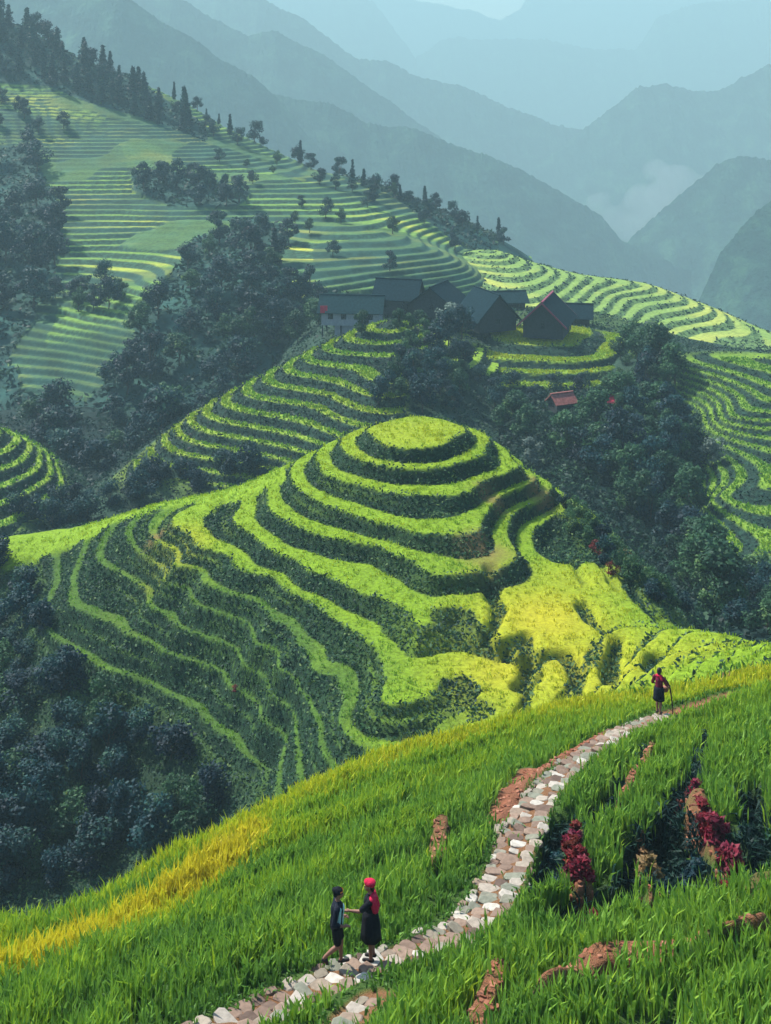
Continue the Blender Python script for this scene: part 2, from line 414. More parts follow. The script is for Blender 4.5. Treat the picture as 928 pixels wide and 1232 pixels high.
far_e = [P(*p) for p in ((590,300,352),(640,315,350),(700,330,348),(780,342,342),(860,370,325),(928,402,300),(600,345,310),(700,390,285),(820,410,285),(928,440,262),(760,360,320),(850,400,295),(640,375,288),(560,330,330))]
far_e += [W(600,385,-62), W(760,380,-72), W(928,340,-80), W(1080,320,-88), W(1080,260,-66), W(700,250,-66), W(560,260,-64), W(900,230,-68), W(500,330,-60), W(500,380,-60)]
def fe_extra(L, at):
    w = sstep(560, 535, L.U + 12 * fbm(L.X / 15, L.Y / 15, 3)); at['wild'] = w
    at['ripe'] = np.clip(.9 * fbm(L.X / 22, L.Y / 22, 18) + .15, 0, .9)
    return sstep(.4, .7, w)
FAR_E = Land('far_e', far_e, (480, 1090), (228, 392), 290, 260, step=.85, z0=-50, w=.45, wob=.5, wobs=26, extra=fe_extra, seed=51)

west = [P(*p) for p in ((0,420,275),(80,470,255),(150,400,270),(200,345,292),(250,430,255),(300,520,222),(0,300,330),(0,200,400),(0,110,455),(0,22,515),(150,300,330),(150,200,400),(150,130,450),(150,92,488),
    (300,300,325),(300,240,370),(300,190,425),(300,165,465),(250,140,485),(450,300,322),(450,250,372),(450,222,420),(550,315,322),(550,268,385),(620,298,400),(400,345,290),(350,190,455),(180,520,228),(60,540,225),(75,60,503),(530,256,408),(480,330,305))]
west += [W(-150,520,40), W(-150,450,0), W(-150,380,-28), W(-150,300,-52), W(-150,240,-66), W(0,545,22), W(150,520,-8), W(300,500,-34), W(450,450,-44), W(620,430,-70), W(620,350,-62), W(560,285,-66), W(420,235,-70), W(250,205,-70), W(0,205,-72), W(350,235,-68),
         W(0,580,10), W(300,560,-50), W(560,520,-80)]
FORESTS = {}
WEST_FOREST = [[(-160,165),(30,175),(70,235),(75,300),(20,420),(0,470),(-160,470)], [(165,365),(205,330),(235,285),(300,262),(345,275),(330,330),(360,360),(400,352),(560,360),(560,560),(-160,560),(-160,480),(20,440),(25,470),(100,480),(160,420)],
    [(155,203),(225,208),(305,232),(290,250),(205,248),(160,228)], [(-160,-40),(20,0),(110,55),(150,88),(245,148),(250,172),(170,140),(120,128),(60,105),(-160,88)], [(300,120),(640,290),(640,330),(560,300),(470,235),(330,178)]]
FALLOW = [[(110,128),(175,120),(245,150),(330,188),(455,215),(545,255),(560,275),(470,258),(395,222),(320,205),(230,195),(165,165)], [(380,296),(500,285),(600,310),(600,345),(380,345)], [(0,300),(75,320),(60,420),(20,440),(0,430)], [(60,170),(150,175),(150,200),(70,205)], [(40,425),(160,395),(170,440),(100,475),(40,470)], [(0,136),(60,140),(80,160),(0,165)]]
def west_extra(L, at):
    V = V0 - L.base / L.Y * F
    jit = 9 * fbm(L.X / 12, L.Y / 12, 7)
    w = np.zeros(L.X.shape)
    for p in WEST_FOREST: w = np.maximum(w, poly_mask(L.U + jit, V + jit * .5, p) * 1.0)
    bump = fbm(L.X / 30, L.Y / 18, 12, 2)
    w = np.maximum(w, sstep(.22, .34, bump) * (V < 330) * .58)
    fal = np.zeros(w.shape)
    for p in FALLOW: fal = np.maximum(fal, poly_mask(L.U + 1.5 * jit, V + jit * .6, p) * 1.0)
    at['wild'] = np.maximum(w, np.maximum(.55 * sstep(-.05, .25, fbm(L.X / 40, L.Y / 16, 31, 2)), .70 * fal))
    at['ripe'] = np.clip(1.3 * fbm(L.X / 24, L.Y / 10, 28) - .05, 0, .9)
    return sstep(.4, .7, w)
WEST = Land('west', west, (-260, 640), (200, 545), 420, 560, lam=1e-3, step=1.2, z0=-60, w=lambda L: np.clip(.45 + .22 * fbm(L.X / 35, L.Y / 25, 63), .3, .7), wob=1.5, wobs=36, extra=west_extra, seed=61)

vale = [P(*p) for p in ((785,640,148),(760,560,165),(700,540,172),(620,500,192),(560,460,215),(520,480,200),(300,570,190),(150,575,195),(50,500,235),(20,650,165),(900,765,96),(850,735,108),(750,490,182))]
vale += [W(400,150,-64), W(500,140,-58), W(600,140,-56), W(100,150,-68), W(-150,160,-66), W(-150,80,-60), W(100,70,-60), W(400,70,-56), W(700,80,-50), W(1080,90,-44), W(1080,140,-62), W(1080,230,-62), W(-150,240,-72), W(300,230,-68), W(480,235,-60), W(800,115,-53), W(700,130,-54), W(1080,75,-38), W(928,150,-62), W(928,200,-60)]
def vale_extra(L, at):
    at['wild'] = np.ones(L.X.shape); return at['wild']
VALE = Land('vale', vale, (-280, 1200), (68, 245), 190, 170, extra=vale_extra)

# ---------------------------------------------------------------- the near slope with the path
near = [P(*p) for p in ((-170,1232,22.8),(0,1232,21.8),(232,1232,21),(464,1232,20.4),(700,1232,19.8),(928,1232,19.3),(1100,1232,19),
    (330,1215,21.8),(405,1172,22.9),(480,1150,24.0),(575,1105,26.0),(605,1060,28.0),(625,1000,30.8),(665,945,33.8),(720,895,37.5),(793,866,40.5),(850,845,42.6),(900,828,45),
    (0,1178,26.3),(150,1108,30.0),(280,1014,35.2),(380,950,39.2),(480,898,42.9),(600,870,44.8),(700,846,46),(800,838,45.5),(928,815,46.5),(1100,790,47),
    (200,1150,25.2),(400,1050,29.8),(500,980,33.6),(100,1190,23.6),(300,1090,28),(600,920,39),(-170,1190,25.5),
    (700,1050,27.6),(800,1050,27.0),(900,1050,26.4),(760,960,31.6),(860,950,31.4),(928,900,34.5),(820,890,37),(1100,1000,28),(760,1120,24.3),(928,1100,23.6),(620,1150,23.6),
    (0,1130,30.6),(60,1106,32.8),(110,1084,34.9),(170,1056,37.2),(230,1030,39.0),(-170,1120,29.5))]
near += [W(-200,14,-15.6), W(200,14,-15.3), W(464,14,-15.2), W(700,14,-15), W(1100,14,-14.6)]
near += [W(-170,42,-34), W(0,44,-35), W(150,49,-36.5), W(300,56,-38), W(450,58,-37), W(600,58,-35.5), W(750,57,-32), W(870,56,-29.5), W(960,58,-29), W(1100,60,-30), W(-170,60,-46), W(300,68,-48), W(1100,68,-36), W(700,66,-41)]
_ntps = TPS(near, 1e-4)
def on_near(u, v):
    d = np.linspace(17, 55, 800)
    g = _ntps((u - U0) / F * d, d); z = -(v - V0) / F * d
    i = np.nonzero(g >= z)[0]
    i = i[0] if len(i) else np.argmin(np.abs(g - z))
    return np.array([(u - U0) / F * d[i], d[i], g[i]])
NL = lambda *uv: [on_near(u, v) for u, v in uv]
PATH = NL((215,1270), (300,1228), (345,1203), (400,1178), (440,1163), (490,1148), (540,1128), (580,1100), (600,1070), (612,1040), (625,1005), (645,965), (675,930), (715,900), (755,878), (795,862), (840,848), (885,833))
PATH2 = NL((405,1245), (425,1218), (450,1200))
RED1 = NL((697,1000), (688,1025), (690,1046), (699,1072), (714,1098))
RED2 = NL((838,975), (848,995), (860,1014), (873,1036), (887,1062))
DRY3 = NL((774,1000), (782,1034), (790,1078))
SOILS = [(NL((603,985), (612,962), (625,940), (637,930)), .30, 1.0, .10), (NL((637,938), (668,917), (700,898), (735,880), (775,868), (815,856), (865,840)), .14, .95, .08), (NL((655,1204), (690,1186), (725,1170), (780,1164), (840,1152), (905,1140)), .22, .9, .50),
         (NL((572,1222), (590,1199), (600,1184)), .16, .9, .4), (NL((522,1040), (528,1010), (532,995)), .16, .7, .4), (RED1, .16, .75, .32), (RED2, .2, .75, .34), (DRY3, .16, .7, .3),
         (NL((745,960), (770,925), (785,895)), .1, .7, .3), (NL((835,955), (848,985)), .22, .6, .3), (NL((668,1040), (680,1018)), .14, .6, .2), (NL((900,1085), (925,1060)), .22, .35, .3), (NL((895,795),(885,812)), .5, .5, .3)]
GROOVES = [(NL((672,985), (662,1030), (655,1080)), .42, 1.1), (NL((690,1092), (735,1085), (760,1050), (766,1005)), .40, 1.4), (NL((792,985), (800,1030), (808,1080)), .40, 1.4), (NL((812,985), (826,1030), (838,1070)), .45, 1.2), (NL((868,985), (890,1035), (915,1045)), .42, 1.4), (NL((640,1112), (700,1104), (770,1092), (830,1080), (900,1056), (960,1030)), .35, .9),
           (NL((822,935), (812,965), (800,985)), .3, .9), (NL((772,900), (742,945), (712,985), (690,1020)), .2, .7), (NL((850,872), (838,915), (826,945)), .22, .7), (NL((905,940), (915,1000), (930,1050)), .3, 1.1), (NL((640,1000), (655,975), (672,985)), .2, .7)]
WALLS = NL((782,1000), (790,1078), (845,1075), (872,1055), (862,1010), (826,950), (805,970))
def near_extra(L, at):
    X, Y = L.X, L.Y
    dp, _, side = seg_dist(X, Y, PATH)
    dp2, _, _ = seg_dist(X, Y, PATH2)
    L.dpath = np.minimum(dp, dp2 + .15)
    L.bump = np.zeros(X.shape)
    for line, r, k, bp in SOILS:
        d, _, _ = seg_dist(X, Y, line)
        L.bump = np.maximum(L.bump, bp * (1 - sstep(r * .8, r * 2.2, d)))
        at['soil'] = np.maximum(at['soil'], k * (1 - sstep(r * 1.0, r * 1.8, d + .12 * fbm(X / .5, Y / .5, 5))))
    drop = np.zeros(X.shape)
    for line, r, k in GROOVES:
        d, _, _ = seg_dist(X, Y, line)
        drop = np.maximum(drop, k * (1 - sstep(r * .35, r * 1.5, d + .2 * fbm(X / .9, Y / .9, 7))))
    L.drop = drop * sstep(.5, 1.0, dp)
    at['wild'] = np.clip(sstep(.15, .6, L.drop), 0, 1)
    # beyond the brow the slope is rough grass and scrub
    V = V0 - L.base / Y * F
    brow = np.interp(L.U, [-200, 0, 100, 200, 280, 380, 480, 600, 700, 800, 928, 1100], [28.5, 31.5, 35.3, 39.0, 40, 41.5, 44.2, 46, 47, 46.5, 47.5, 48])
    L.past = Y - brow
    at['wild'] = np.maximum(at['wild'], .85 * sstep(6, 12, L.past))
    ds, ts, _ = seg_dist(X, Y, NL((-120,1215), (0,1182), (100,1140), (190,1090), (240,1055), (290,1016)))
    at['ripe'] = np.clip(1.0 * 1.2 * (1 - sstep(.6, 1.5, ds + .5 * fbm(X / 1.5, Y / 1.5, 3))), 0, 1)
    L.bright = np.exp(-np.clip(-1.5 - L.past, 0, 99) / 4.5) * (.35 + .65 * sstep(150, 300, L.U)) + .5 * np.exp(-((L.X + 8.8) / 2.2) ** 2 - ((L.Y - 35.5) / 1.5) ** 2)  # sunlit brow put into the rice tint: crop lightens towards the edge
    return np.maximum(np.maximum(1 - sstep(.75, 1.8, L.dpath), sstep(3, 7, L.past)), sstep(.05, .3, L.drop))
def near_post(L):
    L.H = L.H - L.drop
    on = 1 - sstep(.45, .64, L.dpath)
    L.H = L.H - .06 * on                                             # the path lies a little lower than the turf
    L.at['soil'] = np.maximum(L.at['soil'], .8 * on)
    L.H = L.H + L.bump * sstep(.55, .8, L.dpath)
    L.H = L.H + .05 * fbm(L.X / .8, L.Y / .8, 19)
NEAR = Land('near', near, (-330, 1330), (14, 70), 680, 560, step=.75, z0=-16.2, w=.28, wob=.6, wobs=5, extra=near_extra, post=near_post, seed=71)

M_NEAR = terrain_mat('rice_slope_ground', (.05, .10, .02), (.030, .055, .018), (.20, .17, .03), (.018, .034, .018), tscale=1.2)
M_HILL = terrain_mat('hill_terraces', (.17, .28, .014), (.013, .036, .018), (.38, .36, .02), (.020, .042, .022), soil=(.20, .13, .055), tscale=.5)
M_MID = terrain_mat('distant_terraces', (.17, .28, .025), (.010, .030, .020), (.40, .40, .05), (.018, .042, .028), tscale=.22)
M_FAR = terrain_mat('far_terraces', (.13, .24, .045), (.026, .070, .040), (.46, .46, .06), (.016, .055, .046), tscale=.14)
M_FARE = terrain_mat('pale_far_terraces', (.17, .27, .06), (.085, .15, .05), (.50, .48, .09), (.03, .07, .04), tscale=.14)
M_VALE = terrain_mat('valley_undergrowth', (.02, .04, .02), (.02, .04, .02), (.02, .04, .02), (.006, .020, .018), tscale=.4)
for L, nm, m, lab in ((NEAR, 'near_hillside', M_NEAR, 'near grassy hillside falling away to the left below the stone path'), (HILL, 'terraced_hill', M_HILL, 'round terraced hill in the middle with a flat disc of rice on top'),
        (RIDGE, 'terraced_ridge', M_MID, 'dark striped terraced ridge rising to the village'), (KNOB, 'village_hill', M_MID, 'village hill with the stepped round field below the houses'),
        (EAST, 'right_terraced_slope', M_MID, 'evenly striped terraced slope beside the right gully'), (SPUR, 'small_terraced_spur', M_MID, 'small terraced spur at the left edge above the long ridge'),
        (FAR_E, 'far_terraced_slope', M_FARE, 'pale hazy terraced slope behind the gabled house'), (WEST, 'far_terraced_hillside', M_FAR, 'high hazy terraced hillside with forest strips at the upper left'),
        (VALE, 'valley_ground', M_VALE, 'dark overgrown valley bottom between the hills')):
    tag(L.build(nm, m), lab, 'hillside', kind='structure')
# ================================================================== MOUNTAINS
def terr(name, sil, D, run, drop, seed, fuzz, label, mat):
    us = np.arange(sil[0][0], sil[-1][0] + 1, 2.0 if D < 900 else 2.5)
    vs = np.interp(us, [p[0] for p in sil], [p[1] for p in sil])
    vs = np.maximum(vs, -6)
    x = (us - U0) / F * D
    k = D / F
    sc = 60 * k
    vs = vs + 4 * fbm(us / 38, us * 0, seed)
    trees = fuzz * np.abs(fbm(us / 5, us * 0 + 3, seed + 2)) + fuzz * .6 * vnoise(us / 2.2, us * 0 + 9, seed + 5)
    crest = -(vs - V0) / F * D
    ns = 46
    s = np.linspace(0, 1, ns) ** 1.25
    Xg, Sg = np.meshgrid(x, s)
    Ug = np.meshgrid(us, s)[0]
    spurs = fbm(Ug / 55 + Sg * .8, Sg * 1.2 + seed, seed + 7, 4)
    y = D - run * Sg + .12 * run * spurs * Sg
    z = crest[None] * 1 - drop * (Sg + .12 * np.sin(Sg * 3.1)) + .30 * drop * spurs * Sg * (1 - .3 * Sg) + 2.2 * k * (vnoise(Xg / (3 * k), Sg * 60, seed + 20) - .5) * (Sg > .01) + (trees * k)[None] * np.exp(-Sg * 60)
    # back face, so that the mountain has its own thickness
    sb = np.linspace(1, .12, 6)
    Xb, Sb = np.meshgrid(x, sb)
    yb = D + run * Sb; zb = crest[None] - drop * Sb * 1.0
    Xa, Ya, Za = np.vstack([Xb, Xg]), np.vstack([yb, y]), np.vstack([zb, z])
    ny, nx = Xa.shape
    i = np.arange(ny * nx).reshape(ny, nx)
    q = np.stack([i[:-1, :-1], i[1:, :-1], i[1:, 1:], i[:-1, 1:]], -1).reshape(-1, 4)
    me = mesh_from(name, np.stack([Xa, Ya, Za], -1), q, np.full(len(q), 4), [mat], smooth=False)
    return tag(link(name, me), label, 'mountain', kind='structure')
mm, nt = new_mat('mountain_forest')
c = ramp(nt, [(.36, (.002, .014, .014)), (.5, (.010, .040, .032)), (.64, (.045, .11, .06))], noise(nt, .022, 8, .7))
finish(nt, c, .9, noise(nt, .12, 5), .8, 6., spec=.05)
for a in (
    ('mountain', [(-260,-120),(40,-70),(145,-6),(200,33),(236,52),(262,68),(310,96),(342,127),(372,168),(420,215),(500,300),(640,420)], 900, 270, 180, 1, 3, 'nearest wooded mountain slope behind the upper left forest'),
    ('mountain', [(-260,-190),(160,-60),(215,-2),(250,22),(300,46),(332,38),(400,76),(450,112),(520,160),(640,260),(760,420)], 1250, 340, 260, 2, 3, 'second wooded mountain ridge descending from the top left'),
    ('mountain', [(300,110),(400,128),(440,148),(500,158),(560,180),(620,202),(680,236),(722,262),(748,290),(800,312),(850,342),(905,372),(960,400),(1250,560)], 950, 250, 190, 3, 3, 'long low mountain ridge falling from the centre to the right valley'),
    ('mountain', [(-260,-160),(280,-30),(340,14),(360,20),(430,74),(464,74),(500,92),(560,107),(612,132),(664,152),(704,157),(760,205),(800,252),(840,290),(1250,520)], 1700, 440, 380, 4, 3, 'pale broad mountain ridge dipping to the valley mouth'),
    ('mountain', [(-260,-120),(380,-20),(450,4),(500,72),(530,50),(560,46),(610,49),(660,51),(700,60),(766,61),(790,24),(830,8),(928,-2),(1250,-60)], 2900, 700, 650, 5, 3.5, 'very pale mountain range across the top of the valley'),
    ('mountain', [(-260,-90),(400,-16),(520,6),(566,16),(600,26),(626,12),(634,-2),(700,-10),(928,-40),(1250,-60)], 3800, 700, 800, 6, 3, 'palest mountain range just below the sky'),
    ('mountain', [(540,330),(640,205),(705,156),(742,130),(764,110),(800,100),(832,110),(862,112),(900,94),(930,78),(1010,50),(1250,0)], 1600, 380, 330, 7, 3, 'blue rounded mountain at the right with a humped top'),
    ('mountain', [(640,420),(720,330),(768,282),(800,252),(832,224),(862,200),(892,190),(930,196),(1010,190),(1250,170)], 1000, 250, 200, 8, 3.5, 'darker blue wooded mountain at the right edge'),
    ('mountain', [(760,470),(830,385),(868,305),(900,266),(930,240),(1010,214),(1250,180)], 620, 140, 110, 9, 4, 'nearest dark shoulder of the right mountains'),
): terr(a[0], a[1], a[2] * MS, a[3] * MS, a[4] * MS, a[5], a[6], a[7], mm)
mg, nt = new_mat('plain_ground'); finish(nt, ramp(nt, [(.3, (.02, .04, .025)), (.7, (.04, .07, .035))], noise(nt, .01, 4)), .9)
tag(link('ground', mesh_from('ground', [(-9000,-400,-BASE_Z),(9000,-400,-BASE_Z),(9000,14000,-BASE_Z),(-9000,14000,-BASE_Z)], [0,1,2,3], [4], [mg])), 'wide low ground far below the hills', 'ground', kind='structure')


def mist(blobs, d, dens, label):
    bm = bmesh.new()
    for u, v, r, dd in blobs:
        p = P(u, v, d + dd); bmesh.ops.create_icosphere(bm, subdivisions=3, radius=1, matrix=Matrix.Translation(p) @ Matrix.Diagonal((r, r * 1.3, r * .8, 1)))
    me = bpy.data.meshes.new('t'); bm.to_mesh(me); bm.free()
    o = bpy.data.objects.new('t', me); COL.objects.link(o)
    m1 = o.modifiers.new('r', 'REMESH'); m1.mode = 'VOXEL'; m1.voxel_size = 7 if len(blobs) < 0 or dens > .001 else 60
    m2 = o.modifiers.new('s', 'SMOOTH'); m2.iterations = 6
    out = bpy.data.meshes.new_from_object(o.evaluated_get(bpy.context.evaluated_depsgraph_get()))
    bpy.data.objects.remove(o)
    co_ = np.empty(len(out.vertices) * 3, np.float32); out.vertices.foreach_get('co', co_); co_ = co_.reshape(-1, 3)
    for a, sc, am in ((0, 45., 12.), (2, 30., 9.), (1, 50., 14.)):
        co_[:, a] += am * fbm(co_[:, 0] / sc + a * 7, co_[:, 2] / sc + co_[:, 1] / sc, 5 + a)
    out.vertices.foreach_set('co', co_.ravel()); out.update()
    mt = bpy.data.materials.new('mist'); mt.use_nodes = True; n = mt.node_tree; n.nodes.clear()
    p = nd(n, 'ShaderNodeVolumePrincipled'); p.inputs['Color'].default_value = (.86, .95, .97, 1); p.inputs['Density'].default_value = dens
    o = nd(n, 'ShaderNodeOutputMaterial'); n.links.new(p.outputs[0], o.inputs['Volume']); out.materials.clear(); out.materials.append(mt)
    ob = link('mist', out); tag(ob, label, 'mist', kind='stuff')
mist([(815,215,42,0),(800,238,50,30),(780,262,45,-20),(762,276,40,10),(835,240,36,20),(740,262,34,0),(788,205,30,-20),(770,240,40,0),(720,240,26,10),(850,220,26,0)], 2480, .0042, 'pale mist lying in the valley below the humped mountain')

# ================================================================== GROWTH: crops and weeds as masses of blades and leaves
def blade_mesh(name, root, h, wd, lean, tint, mat, n=None, droop=.35):
    N = len(root)
    az = rng.uniform(0, 2 * np.pi, N); face = rng.uniform(0, np.pi, N)
    wx, wy = np.cos(face) * wd / 2, np.sin(face) * wd / 2
    lx, ly = np.cos(az) * lean * h, np.sin(az) * lean * h
    z0 = np.zeros(N)
    b = root; V = np.empty((N, 5, 3), np.float32)
    V[:, 0] = b + np.c_[-wx * .7, -wy * .7, z0 - .04]; V[:, 1] = b + np.c_[wx * .7, wy * .7, z0 - .04]
    mid = b + np.c_[lx * .35, ly * .35, h * .58]
    V[:, 2] = mid + np.c_[wx, wy, z0]; V[:, 3] = mid + np.c_[-wx, -wy, z0]
    V[:, 4] = b + np.c_[lx, ly, h * (1 - droop * lean)]
    i = np.arange(N)[:, None] * 5
    f = np.concatenate([i + [[0, 1, 2, 3]], i + [[3, 2, 4]]], 1).ravel()
    return mesh_from(name, V, f, np.tile([4, 3], N), [mat], {'tint': np.repeat(tint, 5)})
def leaf_arrays(c, size, up=.3, aspect=.5, out=None):
    """diamond leaves at centres c, turned at random"""
    N = len(c)
    d = rng.normal(size=(N, 3)); d[:, 2] *= .6; d /= np.linalg.norm(d, axis=1)[:, None]
    n = rng.normal(size=(N, 3)); n[:, 2] = np.abs(n[:, 2]) + up
    if out is not None: n = n * .45 + out * 1.3 + [0, 0, .25]
    s = np.cross(d, n); s /= np.linalg.norm(s, axis=1)[:, None] + 1e-9
    L = (size * rng.uniform(.6, 1.4, N))[:, None]
    nn = np.cross(s, d)
    V = np.stack([c - d * L * .5, c + s * L * aspect * .5 - nn * L * .08, c + d * L * .5 - nn * L * .12, c - s * L * aspect * .5 - nn * L * .08], 1)
    return V
def leaf_mesh(name, c, size, tint, mat, up=.3, aspect=.5, out=None):
    V = leaf_arrays(c, size, up, aspect, out); N = len(c)
    return mesh_from(name, V, np.arange(4 * N), np.full(N, 4), [mat], {'tint': np.repeat(tint, 4)})
def pick(L, n, drange, urange=(-120, 1050), margin=0):
    d = np.sqrt(rng.uniform(drange[0] ** 2, drange[1] ** 2, n)); u = rng.uniform(*urange, n)
    return (u - U0) / F * d, d
CROP = [(0.0, (.016, .055, .010)), (.25, (.056, .155, .024)), (.45, (.112, .262, .030)), (.65, (.20, .34, .018)), (.82, (.34, .40, .018)), (1.0, (.46, .45, .02))]
M_RICE = leafy('rice_blades', CROP, .35, rough=.5)
M_WEED = leafy('weed_leaves', [(0, (.004, .016, .018)), (.45, (.010, .040, .028)), (.75, (.030, .085, .032)), (1, (.075, .14, .04))], .2)
def stuff(name, me, label, cat): return tag(link(name, me), label, cat, kind='stuff')

# --- near rice, in clumps
nc = 42000
x, y = pick(NEAR, nc, (15.5, 49), (-250, 1250))
q = {k: NEAR.sample(x, y, k) for k in ('soil', 'riser', 'ripe', 'edge')}
def nsamp(A):
    NEAR.at['_t'] = A; r = NEAR.sample(x, y, '_t'); del NEAR.at['_t']; return r
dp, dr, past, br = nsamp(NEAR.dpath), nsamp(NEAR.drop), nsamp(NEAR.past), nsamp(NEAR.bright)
keep = (dp > .85) & (dr < .20) & (q['soil'] < .12) & (past < 1.5 + .8 * rng.normal(size=nc)) & (q['riser'] < .75)
x, y, ripe, br, past, dpk = x[keep], y[keep], q['ripe'][keep], br[keep], past[keep], dp[keep]
z = NEAR.sample(x, y)
y = y + .8 * (np.round(past / .6) * .6 - past) * (rng.uniform(size=len(x)) < .85)
z = NEAR.sample(x, y)
patch = fbm(x / 3.5, y / 3.5, 77)
band = .10 * np.sin((past + 1.2 * fbm(x / 6, y / 6, 79)) * 1.5)
lf = sstep(3, 0, x - y * .06)
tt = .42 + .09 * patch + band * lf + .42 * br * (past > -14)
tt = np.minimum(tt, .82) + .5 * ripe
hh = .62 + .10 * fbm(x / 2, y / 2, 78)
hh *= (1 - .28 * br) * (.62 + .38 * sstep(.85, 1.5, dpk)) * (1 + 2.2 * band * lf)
k = 7
root = np.repeat(np.c_[x, y, z], k, 0) + np.c_[rng.normal(0, .10, (len(x) * k, 2)), np.zeros(len(x) * k)]
N = len(root)
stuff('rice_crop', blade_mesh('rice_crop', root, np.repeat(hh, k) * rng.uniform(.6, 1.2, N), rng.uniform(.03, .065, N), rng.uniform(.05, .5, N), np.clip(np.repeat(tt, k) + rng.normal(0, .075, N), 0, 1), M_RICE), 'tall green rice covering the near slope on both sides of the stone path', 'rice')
# --- short turf along the path and the soil cuts
x, y = pick(NEAR, 60000, (18, 47), (-60, 1050))
dp, dr, so_, past = nsamp(NEAR.dpath), nsamp(NEAR.drop), NEAR.sample(x, y, 'soil'), nsamp(NEAR.past)
keep = (dp > .5) & (dp < 1.15) & (so_ < .7) & (dr < .4) | ((so_ > .05) & (so_ < .4) & (dp > .6)) | ((so_ >= .4) & (dp > .7) & (rng.uniform(size=len(x)) < .10)) | ((dp <= .6) & (rng.uniform(size=len(x)) < .05))
x, y = x[keep], y[keep]; N = len(x)
stuff('turf', blade_mesh('turf', np.c_[x, y, NEAR.sample(x, y)], rng.uniform(.08, .24, N), rng.uniform(.03, .07, N), rng.uniform(.2, .9, N), np.clip(.30 + rng.normal(0, .1, N), 0, 1), M_RICE), 'short grass edging the stone path', 'grass')
# --- long drooping weeds in the cuts right of the path
x, y = pick(NEAR, 70000, (22, 40), (580, 1060))
dr, dp = nsamp(NEAR.drop), nsamp(NEAR.dpath)
keep = (dr > .35) & (dp > .6)
x, y, dr = x[keep], y[keep], dr[keep]; N = len(x)
if N > 14000: x, y, dr, N = x[:14000], y[:14000], dr[:14000], 14000
stuff('trench_weeds', blade_mesh('trench_weeds', np.c_[x, y, NEAR.sample(x, y)], rng.uniform(.15, .5, N), rng.uniform(.03, .08, N), rng.uniform(.3, 1.2, N), np.clip(.30 + .2 * fbm(x, y, 5) + rng.normal(0, .16, N), 0, 1), M_WEED, droop=.6), 'dark weeds hanging in the cuts right of the path', 'weeds')
# --- rough growth past the brow
x, y = pick(NEAR, 26000, (26, 66), (-150, 1080))
past = nsamp(NEAR.past); keep = (past > .8); x, y, past = x[keep], y[keep], past[keep]; N = len(x)
tt = np.where(past < 7, .38 + .15 * fbm(x / 4, y / 4, 6), .14) + rng.normal(0, .08, N)
stuff('rough_grass', blade_mesh('rough_grass', np.c_[x, y, NEAR.sample(x, y)], rng.uniform(.3, .6, N), rng.uniform(.06, .14, N), rng.uniform(.1, .7, N), np.clip(tt, 0, 1), M_RICE), 'rough grass falling away below the bright edge of the near slope', 'grass')

# --- crops on the terraced hill
def crops(L, name, n, drange, urange, k, h, wd, tint0, label, sd=.07, spread=.15, wildmax=.4, lean=(.05, .5)):
    x, y = pick(L, n, drange, urange)
    ri, wi, rp, ed, so_, de = (L.sample(x, y, a) for a in ('riser', 'wild', 'ripe', 'edge', 'soil', 'deep'))
    keep = (ri < .12) & (wi < wildmax) & (so_ < .3)
    x, y, rp, ed, de = x[keep], y[keep], rp[keep], ed[keep], de[keep]
    z = L.sample(x, y)
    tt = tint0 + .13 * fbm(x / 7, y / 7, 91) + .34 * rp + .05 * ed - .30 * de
    root = np.repeat(np.c_[x, y, z], k, 0) + np.c_[rng.normal(0, spread, (len(x) * k, 2)), np.zeros(len(x) * k)]
    N = len(root)
    return stuff(name, blade_mesh(name, root, h * rng.uniform(.55, 1.2, N), wd * rng.uniform(.6, 1.3, N), rng.uniform(*lean, N), np.clip(np.repeat(tt, k) + rng.normal(0, sd, N), 0, 1), M_RICE), label, 'rice')
def weeds(L, name, n, drange, urange, size, label, bias=0., hmax=.5, wmin=.3):
    x, y = pick(L, n, drange, urange)
    ri, wi = L.sample(x, y, 'riser'), L.sample(x, y, 'wild')
    keep = ((ri > .25) & (wi < .7) & (wmin < .5)) | ((wi > wmin) & (rng.uniform(size=n) < .8))
    x, y = x[keep], y[keep]; N = len(x)
    c = np.c_[x, y, L.sample(x, y) + rng.uniform(0, hmax, N) * np.clip(fbm(x / 2, y / 2, 8) + .6, .1, 1.5)]
    t = np.clip(.36 + bias + .28 * fbm(x / 5, y / 5, 3) + rng.normal(0, .17, N), 0, 1)
    return stuff(name, leaf_mesh(name, c, size, t, M_WEED), label, 'weeds')
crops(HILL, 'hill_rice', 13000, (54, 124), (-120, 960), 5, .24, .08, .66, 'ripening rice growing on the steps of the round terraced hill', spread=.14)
weeds(HILL, 'hill_weeds', 170000, (54, 135), (-120, 1000), .27, 'dark weeds on the banks between the steps of the terraced hill', bias=.12)
weeds(HILL, 'bank_tufts', 40000, (54, 125), (-60, 960), .36, 'mid green tufts dotting the dark banks of the terraced hill', bias=.42, hmax=.4)
crops(RIDGE, 'ridge_rice', 26000, (150, 222), (40, 520), 2, .45, .26, .60, 'rice on the dark striped ridge behind the round hill', spread=.25)
weeds(RIDGE, 'ridge_weeds', 60000, (140, 240), (0, 610), .5, 'dark weeds on the banks of the ridge behind the round hill', hmax=.7)
crops(KNOB, 'knob_rice', 18000, (180, 240), (540, 780), 2, .3, .28, .72, 'rice on the stepped round field below the gabled house', spread=.25)
weeds(KNOB, 'knob_weeds', 30000, (160, 270), (260, 880), .6, 'weeds on the banks below the gabled house', bias=.15, hmax=.7)
crops(EAST, 'east_rice', 20000, (120, 205), (780, 1180), 2, .35, .24, .60, 'rice on the evenly striped slope right of the gully', spread=.25)
